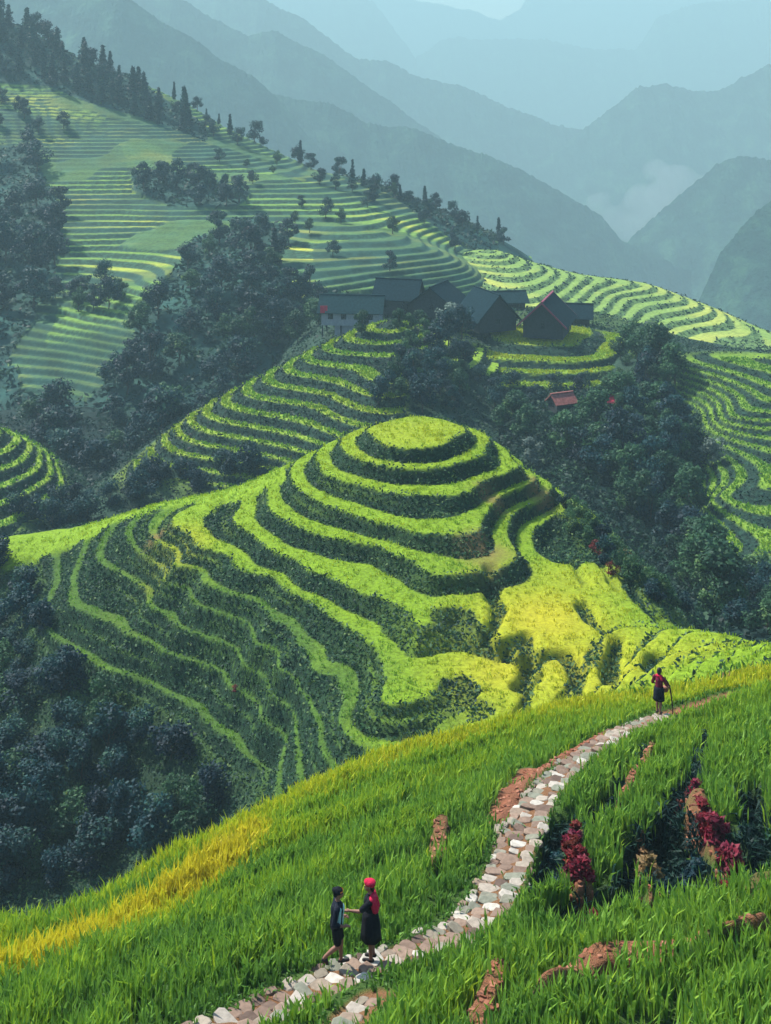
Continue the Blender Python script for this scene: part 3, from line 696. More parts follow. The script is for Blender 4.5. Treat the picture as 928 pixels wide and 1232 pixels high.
weeds(EAST, 'east_weeds', 22000, (110, 240), (760, 1180), .5, 'dark weeds on the banks of the striped slope right of the gully', bias=.05, hmax=.6)
crops(SPUR, 'spur_rice', 7000, (140, 200), (-80, 130), 2, .4, .25, .52, 'rice on the small spur at the left edge', spread=.25)
weeds(SPUR, 'spur_weeds', 9000, (140, 210), (-80, 160), .6, 'weeds on the banks of the small spur at the left edge')
weeds(VALE, 'valley_undergrowth', 60000, (70, 235), (-120, 1060), .75, 'dark undergrowth in the valley bottom', bias=-.12, hmax=1.0)
weeds(VALE, 'gully_undergrowth', 70000, (98, 200), (540, 980), .7, 'dark undergrowth of the steep gully right of the round hill', bias=.05, hmax=1.2)
weeds(WEST, 'forest_undergrowth', 60000, (205, 520), (-80, 600), 1.5, 'bluish undergrowth between the far forest trees', bias=0, hmax=1.8, wmin=.75)
weeds(FAR_E, 'far_slope_weeds', 12000, (235, 370), (480, 1000), 1.0, 'scrub on the banks of the pale far terraces', bias=.1)
# ================================================================== TREES AND SHRUBS
M_BARK = plain('bark', (.06, .045, .035), .9, .4, 6, .3)
LEAF = {
 'dark': leafy('dark_foliage', [(0, (.0015, .009, .018)), (.4, (.004, .026, .040)), (.7, (.012, .056, .052)), (1, (.045, .115, .055))], .2),
 'green': leafy('green_foliage', [(0, (.006, .026, .020)), (.4, (.020, .070, .035)), (.7, (.05, .125, .042)), (1, (.13, .21, .06))], .25),
 'pale': leafy('silvery_foliage', [(0, (.06, .10, .08)), (.5, (.15, .21, .17)), (1, (.27, .33, .28))], .25),
 'red': leafy('red_foliage', [(0, (.03, .010, .012)), (.4, (.11, .010, .016)), (.75, (.24, .022, .025)), (1, (.30, .11, .05))], .25),
 'brown': leafy('dry_foliage', [(0, (.06, .05, .02)), (.5, (.20, .13, .05)), (1, (.36, .20, .10))], .25),
}
def tube(path, radii, sides=6):
    """vertices and quads of a tapered tube"""
    path = np.array(path, float); n = len(path); V = []; Fq = []
    for i in range(n):
        t = path[min(i + 1, n - 1)] - path[max(i - 1, 0)]; t /= np.linalg.norm(t) + 1e-9
        a = np.cross(t, [.13, .97, .2]); a /= np.linalg.norm(a); b = np.cross(t, a)
        for k in range(sides):
            an = 2 * np.pi * k / sides
            V.append(path[i] + radii[i] * (a * np.cos(an) + b * np.sin(an)))
    for i in range(n - 1):
        for k in range(sides):
            k2 = (k + 1) % sides
            Fq.append((i * sides + k, i * sides + k2, (i + 1) * sides + k2, (i + 1) * sides + k))
    return V, Fq
def tubes_mesh(name, parts, mat):
    V, Q = [], []
    for p, r, s in parts:
        v, f = tube(p, r, s); o = len(V); V += v; Q += [tuple(i + o for i in q) for q in f]
    return mesh_from(name, V, np.array(Q), np.full(len(Q), 4), [mat], smooth=True)
def broadleaf(seed, H, R, nl, leaves, size, leaf, name='broadleaf_tree', low=.25):
    global rng
    keep = rng; rng = np.random.default_rng(seed)
    root = empty(name, (0, 0, 0))
    lobes = []
    for i in range(nl):
        a = rng.uniform(0, 6.283); h = rng.uniform(low, .9)
        rr = R * (.75 - .5 * abs(h - .5)) * np.sqrt(rng.uniform(.05, 1))
        lobes.append((np.array([np.cos(a) * rr, np.sin(a) * rr, h * H]), R * rng.uniform(.28, .52), rng.normal(0, .13)))
    lobes.append((np.array([rng.normal(0, .1) * R, rng.normal(0, .1) * R, H * .9]), R * .4, .06))
    C, T, O = [], [], []
    per = leaves // len(lobes)
    for c, r, t in lobes:
        d = rng.normal(size=(per, 3)); d /= np.linalg.norm(d, axis=1)[:, None]
        rad = r * rng.uniform(.35, 1.08, per) ** .6
        p = c + d * rad[:, None] * [1, 1, .8]
        p += .12 * R * np.c_[fbm(p[:, 0] * 2 / R, p[:, 2] * 2 / R, seed), fbm(p[:, 1] * 2 / R, p[:, 2] * 2 / R, seed + 1), fbm(p[:, 0] * 2 / R, p[:, 1] * 2 / R, seed + 2)]
        C.append(p); O.append(d); T.append(.42 + 1.3 * t + rng.normal(0, .10, per))
    C, T = np.vstack(C), np.clip(np.hstack(T), 0, 1)
    C[:, 2] = np.maximum(C[:, 2], .05)
    parts = [([(0, 0, -.8), (.02 * H, 0, H * .2), (-.01 * H, .02 * H, H * .45), (0, 0, H * .8)], [.045 * H * .6, .035 * H * .6, .025 * H * .6, .01 * H * .5], 7)]
    for c, r, t in lobes[:6]:
        parts.append(([(0, 0, H * .25), tuple(c * [.5, .5, .7]), tuple(c)], [.012 * H, .008 * H, .003 * H], 5))
    link('trunk', tubes_mesh('trunk', parts, M_BARK), root)
    link('crown', leaf_mesh('crown', C, size, T, LEAF[leaf], aspect=.6, out=np.vstack(O)), root)
    rng = keep
    return root
def conifer(seed, H, R, leaf, tiers=13, name='conifer_tree', narrow=1.0):
    global rng
    keep = rng; rng = np.random.default_rng(seed)
    root = empty(name, (0, 0, 0))
    C, T = [], []; parts = [([(0, 0, -.8), (0, 0, H * .5), (0, 0, H * .98)], [.025 * H * .7, .015 * H * .7, .003 * H], 6)]
    for i in range(tiers):
        h = .12 + .86 * i / tiers; rr = R * (1 - h) ** .8 * narrow * rng.uniform(.75, 1.15) + .05 * R
        nb = 7
        for b in range(nb):
            a = b * 6.283 / nb + rng.uniform(0, 1); L = rr * rng.uniform(.65, 1.15)
            n = max(4, int(16 * L / R) + 3)
            s = rng.uniform(.1, 1, n)
            p = np.c_[np.cos(a) * L * s, np.sin(a) * L * s, h * H - .18 * L * s + rng.normal(0, .02 * H, n)] + rng.normal(0, .06 * R, (n, 3))
            C.append(p); T.append(np.clip(.4 + rng.normal(0, .17, n) + .1 * s, 0, 1))
            if b % 2 == 0: parts.append(([(0, 0, h * H), (np.cos(a) * L * .9, np.sin(a) * L * .9, h * H - .16 * L)], [.006 * H, .002 * H], 4))
    link('trunk', tubes_mesh('trunk', parts, M_BARK), root)
    link('crown', leaf_mesh('crown', np.vstack(C), H * .085, np.hstack(T), LEAF[leaf], aspect=.5), root)
    rng = keep
    return root
PROTO = {}
for i in range(5): PROTO[f'bd{i}'] = broadleaf(100 + i, 8, 3.2 + .4 * (i % 3), 11 + i, 2000, .54, 'dark')
for i in range(4): PROTO[f'bg{i}'] = broadleaf(120 + i, 7, 3.1, 10 + i, 1900, .50, 'green')
for i in range(2): PROTO[f'bp{i}'] = broadleaf(140 + i, 5, 2.4, 8, 800, .55, 'pale')
for i in range(3): PROTO[f'cd{i}'] = conifer(160 + i, 10, 2.6, 'dark')
for i in range(2): PROTO[f'cn{i}'] = conifer(170 + i, 9, 1.5, 'dark', 12)
for i in range(4): PROTO[f'sd{i}'] = broadleaf(180 + i, 2.6, 1.9, 8, 1500, .26, 'dark', 'shrub', .08)
for i in range(3): PROTO[f'sg{i}'] = broadleaf(190 + i, 2.2, 1.6, 8, 1300, .22, 'green', 'shrub', .08)
for i in range(2): PROTO[f'sr{i}'] = broadleaf(200 + i, 1.5, 1.1, 7, 600, .2, 'red', 'red_shrub', .1)
for i in range(2): PROTO[f'tr{i}'] = broadleaf(210 + i, .55, .26, 7, 260, .15, 'red', 'red_plant', .1)
PROTO['tb0'] = broadleaf(220, .5, .32, 6, 260, .13, 'brown', 'dry_plant', .1)
for i in range(2): PROTO[f'wg{i}'] = broadleaf(230 + i, .8, .5, 7, 420, .17, 'dark', 'weed_clump', .05)
USED = set()
def plant(kind, p, s, label, group=None, cat='tree', sz=None, rz=None, sink=.15):
    src = PROTO[kind]
    o = src if kind not in USED else copy_tree(src); USED.add(kind)
    o.location = (p[0], p[1], p[2] - sink * s); o.rotation_euler = (0, 0, random.uniform(0, 6.28) if rz is None else rz)
    o.scale = (s, s, s if sz is None else sz)
    tag(o, label, cat, group)
    return o
def scatter(kinds, n, poly, srange, label, group, cat='tree', lands=None, mind=14, vshift=0, test=None):
    us = [p[0] for p in poly]; vs = [p[1] for p in poly]; got = []; tries = 0
    while len(got) < n and tries < n * 60:
        tries += 1
        u, v = random.uniform(min(us), max(us)), random.uniform(min(vs), max(vs))
        if not poly_mask(np.array([u]), np.array([v]), poly)[0]: continue
        if abs(u - 676) < 30 and 478 < v < 545: continue        # keeps the hut in sight
        if any(abs(u - a) + 1.4 * abs(v - b) < mind for a, b in got): continue
        p = hit(u, v, lands)
        if p is None or (test and not test(p)): continue
        got.append((u, v))
        s = random.uniform(*srange)
        plant(random.choice(kinds), p, s, label, group, cat, sz=s * random.uniform(.8, 1.2))
    return len(got)
BD, BG, SD, SG, CD = [f'bd{i}' for i in range(5)], [f'bg{i}' for i in range(4)], [f'sd{i}' for i in range(4)], [f'sg{i}' for i in range(3)], ['cd0', 'cd1', 'cd2']
c = {}
c['gully'] = scatter(BD + BD + BG[:3], 52, [(170,372),(240,300),(300,268),(350,290),(345,350),(395,400),(320,470),(220,540),(110,610),(60,600),(20,500),(100,495),(160,440)], (.85, 1.35), 'dark bluish bushy tree in the forest of the wide gully left of the village', 'forest trees of the wide gully', mind=22, lands=['west'])
c['left'] = scatter(BD, 34, [(-120,190),(40,190),(72,240),(75,310),(20,420),(-120,450)], (1.1, 1.7), 'dark hazy tree in the wood at the left edge beside the far terraces', 'trees of the wood at the left edge', mind=24, lands=['west'])
c['strip'] = scatter(BD, 13, [(158,212),(225,212),(300,235),(290,252),(205,250),(165,230)], (.7, 1.1), 'dark tree in the narrow wood crossing the far terraces', 'trees of the narrow wood across the far terraces', mind=15, lands=['west'])
c['top'] = scatter(CD + CD + ['cn0'] + BD[:2], 58, [(-30,20),(20,28),(100,72),(150,98),(235,150),(240,165),(160,140),(110,125),(50,100),(-30,95)], (.7, 1.35), 'dark conifer in the wood along the top left slope', 'conifers along the top left slope', mind=13, lands=['west'])
c['shoulder'] = scatter(BD[:3] + ['cn0', 'cn1'], 26, [(190,95),(250,128),(330,170),(460,212),(540,248),(625,285),(618,300),(540,270),(450,230),(330,190),(240,160)], (.6, 1.0), 'small dark tree on the long shoulder below the mountains', 'trees on the long shoulder below the mountains', mind=15, lands=['west'])
c['vill'] = scatter(BD + BG, 16, [(320,370),(350,345),(385,372),(390,392),(350,420),(325,420)], (.6, .95), 'leafy tree at the left end of the village', 'trees at the left end of the village', mind=13)
c['nook'] = scatter(BD + BD + BG, 26, [(497,412),(555,400),(565,470),(545,500),(470,502),(440,500),(485,440)], (.5, .78), 'dark tree in the hollow between the ridge and the stepped round field', 'trees of the hollow below the village', mind=18)
c['rg'] = scatter(BD[:4] + BG + BG, 64, [(600,520),(660,500),(725,500),(770,455),(815,455),(815,540),(835,640),(860,700),(870,740),(820,700),(780,640),(730,590),(660,545),(600,530)], (.55, .95), 'leafy tree in the steep gully right of the round hill', 'trees of the gully right of the round hill', mind=17)
c['rg2'] = scatter(SD + SG, 18, [(820,700),(928,680),(960,700),(960,770),(900,765),(850,740)], (.9, 1.5), 'dark shrub at the bottom of the gully above the near slope', 'shrubs at the bottom of the right gully', 'shrub', mind=22)
c['ll'] = scatter(SD + SD + SG[:2], 60, [(-30,690),(30,680),(62,760),(75,805),(185,885),(250,945),(280,985),(190,1010),(60,1060),(-30,1090)], (.75, 1.35), 'dark bush in the shaded valley at the lower left', 'bushes of the shaded valley at the lower left', 'bush', mind=24, lands=['hill', 'vale'], test=lambda p: p.y > 58)
c['low'] = scatter(SG + SD, 16, [(568,455),(640,470),(740,455),(760,470),(730,500),(640,500),(580,510)], (.7, 1.2), 'green shrub on the low terraces under the stepped round field', 'shrubs under the stepped round field', 'shrub', mind=22)
c['patch'] = scatter(BD[:3] + BG[:2], 14, [(20,150),(120,160),(330,200),(450,240),(560,290),(600,330),(480,340),(400,320),(250,190),(160,170)], (.45, .8), 'small tree standing alone between the far terraces', 'single trees between the far terraces', mind=26, lands=['west'])
c['roofs'] = scatter(BG + BD[:2], 13, [(395,396),(470,398),(560,384),(600,384),(640,398),(700,398),(720,392),(600,400),(500,404),(420,408)], (.35, .6), 'small leafy tree among the village houses', 'small trees among the village houses', mind=17)
c['belt'] = scatter(BD + BG[:1], 13, [(330,186),(450,224),(530,266),(505,272),(420,242),(335,206)], (.55, .9), 'tree in the thin belt below the long shoulder', 'trees of the thin belt below the shoulder', mind=15, lands=['west'])
c['copse'] = scatter(BD + BG[:1], 8, [(60,335),(150,348),(165,370),(95,382),(50,362)], (.6, .9), 'tree in the small copse between the lower far terraces', 'trees of the small copse between the far terraces', mind=14, lands=['west'])
c['toplow'] = scatter(BD + CD[:1], 9, [(-20,100),(50,138),(95,168),(40,170),(-20,155)], (.6, 1.0), 'tree in the copse at the left below the conifers', 'trees of the copse below the conifers', mind=14, lands=['west'])
c['knobend'] = scatter(SG + SD[:1] + BG[:1], 9, [(738,420),(778,425),(778,452),(742,450)], (.6, 1.0), 'green shrub at the right end of the stepped round field', 'shrubs at the right end of the stepped round field', 'shrub', mind=13)
c['bank'] = scatter(SG + SD[:1], 20, [(650,600),(690,610),(735,650),(790,705),(840,748),(800,735),(740,690),(700,650)], (.4, .75), 'low shrub on the steep right bank of the round hill', 'shrubs on the right bank of the round hill', 'shrub', mind=15, lands=['hill'])
c['mid'] = scatter(SD, 22, [(100,600),(180,570),(260,560),(330,565),(330,575),(230,592),(130,622),(60,640),(0,645),(0,620)], (.9, 1.5), 'dark scrub bush between the long ridge and the round hill', 'bushes between the long ridge and the round hill', 'bush', mind=16, lands=['ridge', 'vale', 'spur'])
for (u, v, k, s, lab) in ((161,82,'cd0',.7,'leftmost of the three lone conifers on the top left skyline'), (181,80,'cd1',.9,'middle of the three lone conifers on the top left skyline, the tallest'), (204,92,'cd2',.8,'rightmost of the three lone conifers on the top left skyline'),
        (449,212,'cn1',1.05,'slim dark cypress standing alone on the shoulder above the village'), (331,322,'cn0',1.25,'slim dark conifer rising from the wood left of the village'), (298,138,'cd2',.7,'small hazy conifer alone against the mountain'),
        (793,452,'bg1',1.35,'tall green tree beside the pale terraces right of the gabled house'), (812,462,'bg2',1.0,'lower green tree right of the tall tree by the pale terraces'),
        (724,560,'bp0',1.15,'silvery bush in the gully right of the round hill, upper one'), (640,562,'bp1',.85,'silvery bush just behind the right shoulder of the round hill'), (857,560,'bp0',.8,'silvery bush at the left end of the striped right slope'), (541,402,'bp1',1.25,'grey green tree in front of the village roofs'),
        (716,668,'sr0',.8,'red leafed shrub on the right bank of the round hill'), (738,690,'sr1',.62,'smaller red leafed shrub below the first on the right bank'), (282,835,'sr1',.3,'tiny red flowering plant on the shaded flank of the hill')):
    p = hit(u, v)
    if p is not None: plant(k, p, s, lab, cat='shrub' if 'shrub' in lab or 'bush' in lab or 'plant' in lab else 'tree')
# red and dry plants edging the cuts on the near slope
def edge_plants(line, kinds, n, s, label, group, cat='plant'):
    line = np.array(line)
    for i in range(n):
        t = i / max(1, n - 1) * (len(line) - 1); j = min(int(t), len(line) - 2); p = line[j] + (line[j + 1] - line[j]) * (t - j)
        x, y = p[0] + random.gauss(0, .06), p[1] + random.gauss(0, .08)
        plant(random.choice(kinds), (x, y, float(NEAR.sample(np.array([x]), np.array([y]))[0])), s * random.uniform(.8, 1.25), label, group, cat, sink=.03)
edge_plants(RED1[1:], ['tr0', 'tr1'], 17, .95, 'red leafed plant in the narrow cut nearest the stone path', 'red plants of the cut nearest the path')
edge_plants(RED2[1:], ['tr0', 'tr1'], 18, 1.0, 'red leafed plant along the right edge of the widest cut', 'red plants of the widest cut')
edge_plants(NL((816,950), (838,946)), ['tr0', 'tr1'], 4, .75, 'red leafed plant at the head of the widest cut', 'red plants at the head of the widest cut')
edge_plants(DRY3, ['tb0'], 7, .8, 'dry brown plant on the bank between two cuts', 'dry plants between the cuts')
edge_plants(RED1[:2], ['tb0'], 3, .8, 'dry orange plant above the red ones by the path', 'dry plants above the red ones')
edge_plants(NL((785,900), (778,920), (768,945)), ['tb0', 'tr0'], 3, .6, 'reddish plant among the upper rice right of the path', 'reddish plants among the upper rice')
edge_plants(NL((648,1085), (662,1050), (672,1010)), ['wg0', 'wg1'], 4, .7, 'dark weed clump in the cut beside the path', 'weed clumps beside the path')
edge_plants(NL((800,1020), (808,1070), (835,1055), (822,1015), (842,1030)), ['wg0', 'wg1'], 7, .75, 'dark weed clump on the wall of the widest cut', 'weed clumps of the widest cut')
edge_plants(NL((735,1090), (758,1060)), ['wg0', 'wg1'], 3, .6, 'dark weed clump under the rounded rice field', 'weed clumps under the rounded rice field')
for k in list(PROTO):
    if k not in USED:
        for ch in list(PROTO[k].children): bpy.data.objects.remove(ch)
        bpy.data.objects.remove(PROTO[k])
print('PLANTS', c)
# ================================================================== VILLAGE
M_ROOF = plain('slate_roof', (.008, .022, .030), .95, .35, 2.2, .4, .03)
M_ROOF2 = plain('blue_grey_roof', (.012, .032, .038), .95, .35, 2.2, .4, .03)
M_ROOFR = plain('rusty_roof', (.22, .07, .06), .75, .35, 3, .4)
M_WOOD = plain('weathered_wood', (.026, .032, .036), .9, .35, 3, .4)
M_PLASTER = plain('grey_plaster', (.24, .27, .29), .9, .15, 2, .2)
M_TRIM = plain('plum_boards', (.20, .035, .07), .7, .2, 3)
M_DARK = plain('dark_window', (.010, .014, .018), .25, .1, 3, 0, .5)
M_RED = plain('red_cloth', (.40, .02, .05), .8, .2, 3)
def boxes_mesh(name, bs, mat, rot=None):
    V, Q = [], []
    for (x0, x1, y0, y1, z0, z1) in bs:
        o = len(V)
        V += [(x, y, z) for x in (x0, x1) for y in (y0, y1) for z in (z0, z1)]
        Q += [tuple(i + o for i in q) for q in ((0,1,3,2),(4,6,7,5),(0,4,5,1),(2,3,7,6),(0,2,6,4),(1,5,7,3))]
    return mesh_from(name, V, np.array(Q), np.full(len(Q), 4), [mat])
def slab(p, th):
    """four corner points in order -> closed slab"""
    p = [Vector(a) for a in p]; n = (p[1] - p[0]).cross(p[3] - p[0]).normalized()
    if n.z < 0: n = -n
    return [tuple(a) for a in p] + [tuple(a + n * th) for a in p], [(3,2,1,0),(4,5,6,7),(0,1,5,4),(1,2,6,5),(2,3,7,6),(3,0,4,7)]
def house(u, d, rz, L, Wd, hw, rise, label, roof=M_ROOF, wall=M_WOOD, trim=None, stilts=0., windows=3, ov=.8, v=None, door=True, name='village_house'):
    x = (u - U0) / F * d
    z = float(ground_z(x, d)[0]) if v is None else -(v - V0) / F * d
    r = empty(name, (x, d, z - .1), math.radians(rz)); tag(r, label, 'house')
    z0 = stilts; a, b = L / 2, Wd / 2
    # walls with gables
    V = [(-a,-b,z0),(a,-b,z0),(a,b,z0),(-a,b,z0),(-a,-b,z0+hw),(a,-b,z0+hw),(a,b,z0+hw),(-a,b,z0+hw),(-a,0,z0+hw+rise),(a,0,z0+hw+rise)]
    fl = [0,3,2,1, 0,1,5,4, 2,3,7,6, 1,2,6,9,5, 3,0,4,8,7, 4,5,9,8, 6,7,8,9]
    link('wall', mesh_from('wall', V, fl, [4,4,4,5,5,4,4], [wall]), r)
    sl = rise / b; c = a + ov; e = b + ov
    zt = z0 + hw + rise + .06; ze = z0 + hw - ov * sl + .06
    RV, RQ = [], []
    for s in (-1, 1):
        v_, q_ = slab([(-c, s * .02, zt), (c, s * .02, zt), (c, s * e, ze), (-c, s * e, ze)], .16)
        o = len(RV); RV += v_; RQ += [tuple(i + o for i in q) for q in q_]
    # courses of tiles: thin raised bands
    for s in (-1, 1):
        for k in range(1, 9):
            t = k / 9; yy, zz = s * e * t, zt + (ze - zt) * t + .17
            o = len(RV); RV += [(-c, yy - .05, zz + .0), (c, yy - .05, zz), (c, yy + .05, zz + .04), (-c, yy + .05, zz + .04)]; RQ.append((o, o + 1, o + 2, o + 3))
    rf = link('roof', mesh_from('roof', RV, np.array(RQ), np.full(len(RQ), 4), [roof]), r)
    link('ridge_cap', boxes_mesh('ridge_cap', [(-c - .05, c + .05, -.18, .18, zt + .08, zt + .34)], trim or roof), rf)
    if trim:
        for s in (-1, 1):
            BV, BQ = [], []
            for t in (-1, 1):
                o = len(BV)
                BV += [(s * (c + .02), 0, zt - .15), (s * (c + .02), 0, zt + .25), (s * (c + .02), t * e, ze + .22), (s * (c + .02), t * e, ze - .15),
                       (s * (c + .12), 0, zt - .15), (s * (c + .12), 0, zt + .25), (s * (c + .12), t * e, ze + .22), (s * (c + .12), t * e, ze - .15)]
                BQ += [tuple(i + o for i in q) for q in ((0,1,2,3),(7,6,5,4),(0,4,5,1),(1,5,6,2),(2,6,7,3),(3,7,4,0))]
            link('barge_board', mesh_from('barge_board', BV, np.array(BQ), np.full(len(BQ), 4), [trim]), rf)
    if stilts:
        for i in range(4):
            for s in (-1, 1):
                px = -a + .2 + i * (L - .4) / 3
                link('post', boxes_mesh('post', [(px - .12, px + .12, s * (b - .15) - .12, s * (b - .15) + .12, -.6, z0)], M_WOOD), r)
        link('lower_room', boxes_mesh('lower_room', [(-a * .55, a * .8, -b + .5, b - .5, -.6, z0 - .002)], wall), r)
    for i in range(windows):
        wx = -a + (i + .7) * L / (windows + .4)
        w_ = link('window', boxes_mesh('window', [(wx - .5, wx + .5, -b - .06, -b + .05, z0 + hw * .42, z0 + hw * .80)], M_WOOD), r)
        link('pane', boxes_mesh('pane', [(wx - .4, wx + .4, -b - .08, -b - .062, z0 + hw * .46, z0 + hw * .76)], M_DARK), w_)
    for s in (-1, 1):
        w_ = link('window', boxes_mesh('window', [(s * (a + .0) - .05, s * a + .05, -.5, .5, z0 + hw * .55, z0 + hw * .95)], M_WOOD), r)
        link('pane', boxes_mesh('pane', [(s * a + s * .052, s * a + s * .07, -.4, .4, z0 + hw * .60, z0 + hw * .9)], M_DARK), w_)
    if door:
        dx = a * .55
        dr = link('door', boxes_mesh('door', [(dx - .5, dx + .5, -b - .07, -b + .04, z0 + .0, z0 + hw * .62)], M_DARK), r)
        link('handle', boxes_mesh('handle', [(dx + .3, dx + .4, -b - .12, -b - .072, z0 + hw * .3, z0 + hw * .35)], M_WOOD), dr)
    return r
H1 = house(424, 232, -6, 11.5, 6, 3.0, 2.3, 'long grey walled house on stilts, leftmost of the village', roof=M_ROOF2, wall=M_PLASTER, stilts=1.7, windows=4, v=398)
house(480, 250, -14, 8.6, 7, 3.6, 3.1, 'dark house with a broad roof behind the long grey walled house', v=374, windows=2)
house(528, 243, 66, 8.5, 8.2, 3.2, 3.0, 'dark house with its gable towards the valley, in the middle of the village', v=378, windows=2)
house(586, 231, 112, 9.5, 8.0, 2.8, 4.2, 'dark steep roofed house above the stepped round field, left of the plum trimmed one', v=393, windows=2)
house(659, 227, 72, 10.5, 7.6, 3.2, 3.6, 'dark gabled house with plum red roof edges above the stepped round field', trim=M_TRIM, v=400, windows=2, ov=1.0)
house(612, 264, 8, 6.5, 5, 2.4, 1.6, 'small house with a pale blue grey roof behind the others', roof=M_ROOF2, v=372, windows=1)
house(692, 242, -10, 6.0, 5, 2.6, 1.9, 'low side building right behind the plum trimmed house', v=392, windows=1, door=False)
_p = hit(676, 494); house(676, _p.y, 24, 3.4, 2.6, 1.7, 1.0, 'small hut with a rusty roof among the trees below the stepped round field', roof=M_ROOFR, windows=1, ov=.4, v=V0 - _p.z / _p.y * F, name='hut')
_p = hit(741, 492); house(741, _p.y, -30, 1.6, 1.4, 1.2, .6, 'tiny red roofed shed among the gully trees', roof=M_RED, windows=0, ov=.25, v=V0 - _p.z / _p.y * F, door=False, name='shed')
cl = link('hanging_cloth', boxes_mesh('hanging_cloth', [(-.9, .0, -.05, .05, -1.4, 0), (.06, .5, -.05, .05, -1.0, 0)], M_RED))
cl.location = Vector(P(391, 368, 227.6)); tag(cl, 'red cloth hanging at the left corner of the long grey walled house', 'cloth')
# ================================================================== PATH STONES AND EARTH
def stone_arrays(cx, cy, cz, ax, rx, ry, h, n=8):
    an = np.linspace(0, 6.2832, n, endpoint=False) + rng.uniform(0, .7)
    rr = rng.uniform(.80, 1.10, n)
    sq = lambda t: np.sign(t) * np.abs(t) ** .62
    lx, ly = sq(np.cos(an)) * rx * rr, sq(np.sin(an)) * ry * rr
    tx, ty = rng.normal(0, .10), rng.normal(0, .10)
    ca, sa = math.cos(ax), math.sin(ax)
    V = []
    for k, (sc, zz) in enumerate(((1.0, -.08), (1.0, h * .55), (.86, h), (.0, h * 1.06))):
        for i in range(n if sc > 0 else 1):
            x, y = (lx[i] * sc, ly[i] * sc) if sc > 0 else (0, 0)
            V.append((cx + x * ca - y * sa, cy + x * sa + y * ca, cz + zz + (tx * x + ty * y) * (k > 0)))
    Fq = []; sz = []
    for k in range(2):
        for i in range(n):
            j = (i + 1) % n; Fq += [k * n + i, k * n + j, (k + 1) * n + j, (k + 1) * n + i]; sz.append(4)
    for i in range(n):
        Fq += [2 * n + i, 2 * n + (i + 1) % n, 3 * n]; sz.append(3)
    return V, Fq, sz
def stones(name, items, mat):
    V, Fq, sz, T = [], [], [], []
    for it in items:
        v, f, s = stone_arrays(*it[:7]); o = len(V)
        V += v; Fq += [i + o for i in f]; sz += s; T += [it[7]] * len(v)
    return mesh_from(name, V, Fq, sz, [mat], {'tint': T})
m, nt = new_mat('paving_stone')
c = ramp(nt, [(0, (.07, .046, .036)), (.25, (.165, .11, .082)), (.5, (.235, .165, .122)), (.7, (.175, .185, .14)), (.85, (.29, .24, .19)), (1, (.40, .37, .32))], attr(nt, 'tint'))
n1 = noise(nt, 9, 4)
hs = nd(nt, 'ShaderNodeHueSaturation'); nt.links.new(c, hs.inputs['Color']); nt.links.new(maprange(nt, n1, .3, .7, .75, 1.15), hs.inputs['Value'])
finish(nt, hs.outputs[0], .8, n1, .5, .03); M_STONE = m
m, nt = new_mat('red_earth')
c = ramp(nt, [(0, (.07, .03, .02)), (.5, (.24, .085, .045)), (1, (.34, .16, .10))], attr(nt, 'tint')); finish(nt, c, .9, noise(nt, 14, 4), .6, .03); M_EARTH = m
def along(line, step):
    line = np.array(line); out = []; seg = np.linalg.norm(np.diff(line[:, :2], axis=0), axis=1); tot = seg.sum(); cum = np.r_[0, np.cumsum(seg)]
    s = 0
    while s < tot:
        j = min(np.searchsorted(cum, s, side='right') - 1, len(seg) - 1); t = (s - cum[j]) / seg[j]
        a, b = line[j], line[j + 1]; k = min(j + 1, len(seg) - 1); 
        dirv = (b - a)[:2] / seg[j]
        out.append((a[0] + (b[0] - a[0]) * t, a[1] + (b[1] - a[1]) * t, dirv, s / tot)); s += step(s / tot) if callable(step) else step
    return out
def smooth_line(line, it=2):
    line = [np.array(p) for p in line]
    for _ in range(it):
        o = [line[0]]
        for a, b in zip(line[:-1], line[1:]): o += [a * .75 + b * .25, a * .25 + b * .75]
        line = o + [line[-1]]
    return line
def pave(line, half, t1, rows=.33, t0=0):
    items = []
    for x, y, dv, t in along(smooth_line(line), lambda t: rows * random.uniform(.85, 1.2)):
        if t > t1 or t < t0: continue
        nv = np.array([-dv[1], dv[0]]); ang = math.atan2(dv[1], dv[0])
        w = half * (1 - .22 * t) * random.uniform(.85, 1.1); pos = -w
        while pos < w - .08:
            L = random.uniform(.26, .68)
            if pos + L > w: L = max(.2, w - pos)
            off = pos + L / 2; jx = random.uniform(-.05, .05)
            cx, cy = x + nv[0] * off + dv[0] * jx, y + nv[1] * off + dv[1] * jx
            tint = random.choice([.12, .3, .35, .42, .5, .55, .68, .72, .85, .9, 1.0]) + random.gauss(0, .04)
            items.append((cx, cy, float(NEAR.sample(np.array([cx]), np.array([cy]))[0]) + random.uniform(0, .025), ang + random.gauss(0, .12), rows * random.uniform(.44, .56), L * .5, random.uniform(.015, .045), min(1, max(0, tint))))
            pos += L + random.uniform(.0, .035)
    return items
tag(link('stone_path', stones('stone_path', pave(PATH, .70, .845), M_STONE)), 'footpath of pale irregular paving stones climbing through the rice', 'path', kind='structure')
tag(link('side_path', stones('side_path', pave(PATH2, .3, 1), M_STONE)), 'short strip of pale stones beside the bottom of the footpath', 'path', kind='structure')
items = []
for line, r, k, bp in SOILS:
    if k < .5: continue
    for x, y, dv, t in along(line, .14):
        for q in range(3):
            px, py = x + random.gauss(0, r * .75), y + random.gauss(0, r * .75)
            items.append((px, py, float(NEAR.sample(np.array([px]), np.array([py]))[0]) - .02, random.uniform(0, 6.3), random.uniform(.025, .09), random.uniform(.02, .07), random.uniform(.015, .06), min(1, max(0, random.gauss(.55, .2)))))
stuff('earth_clods', stones('earth_clods', items, M_EARTH), 'orange clods of bare earth along the cuts and the path edge', 'earth')

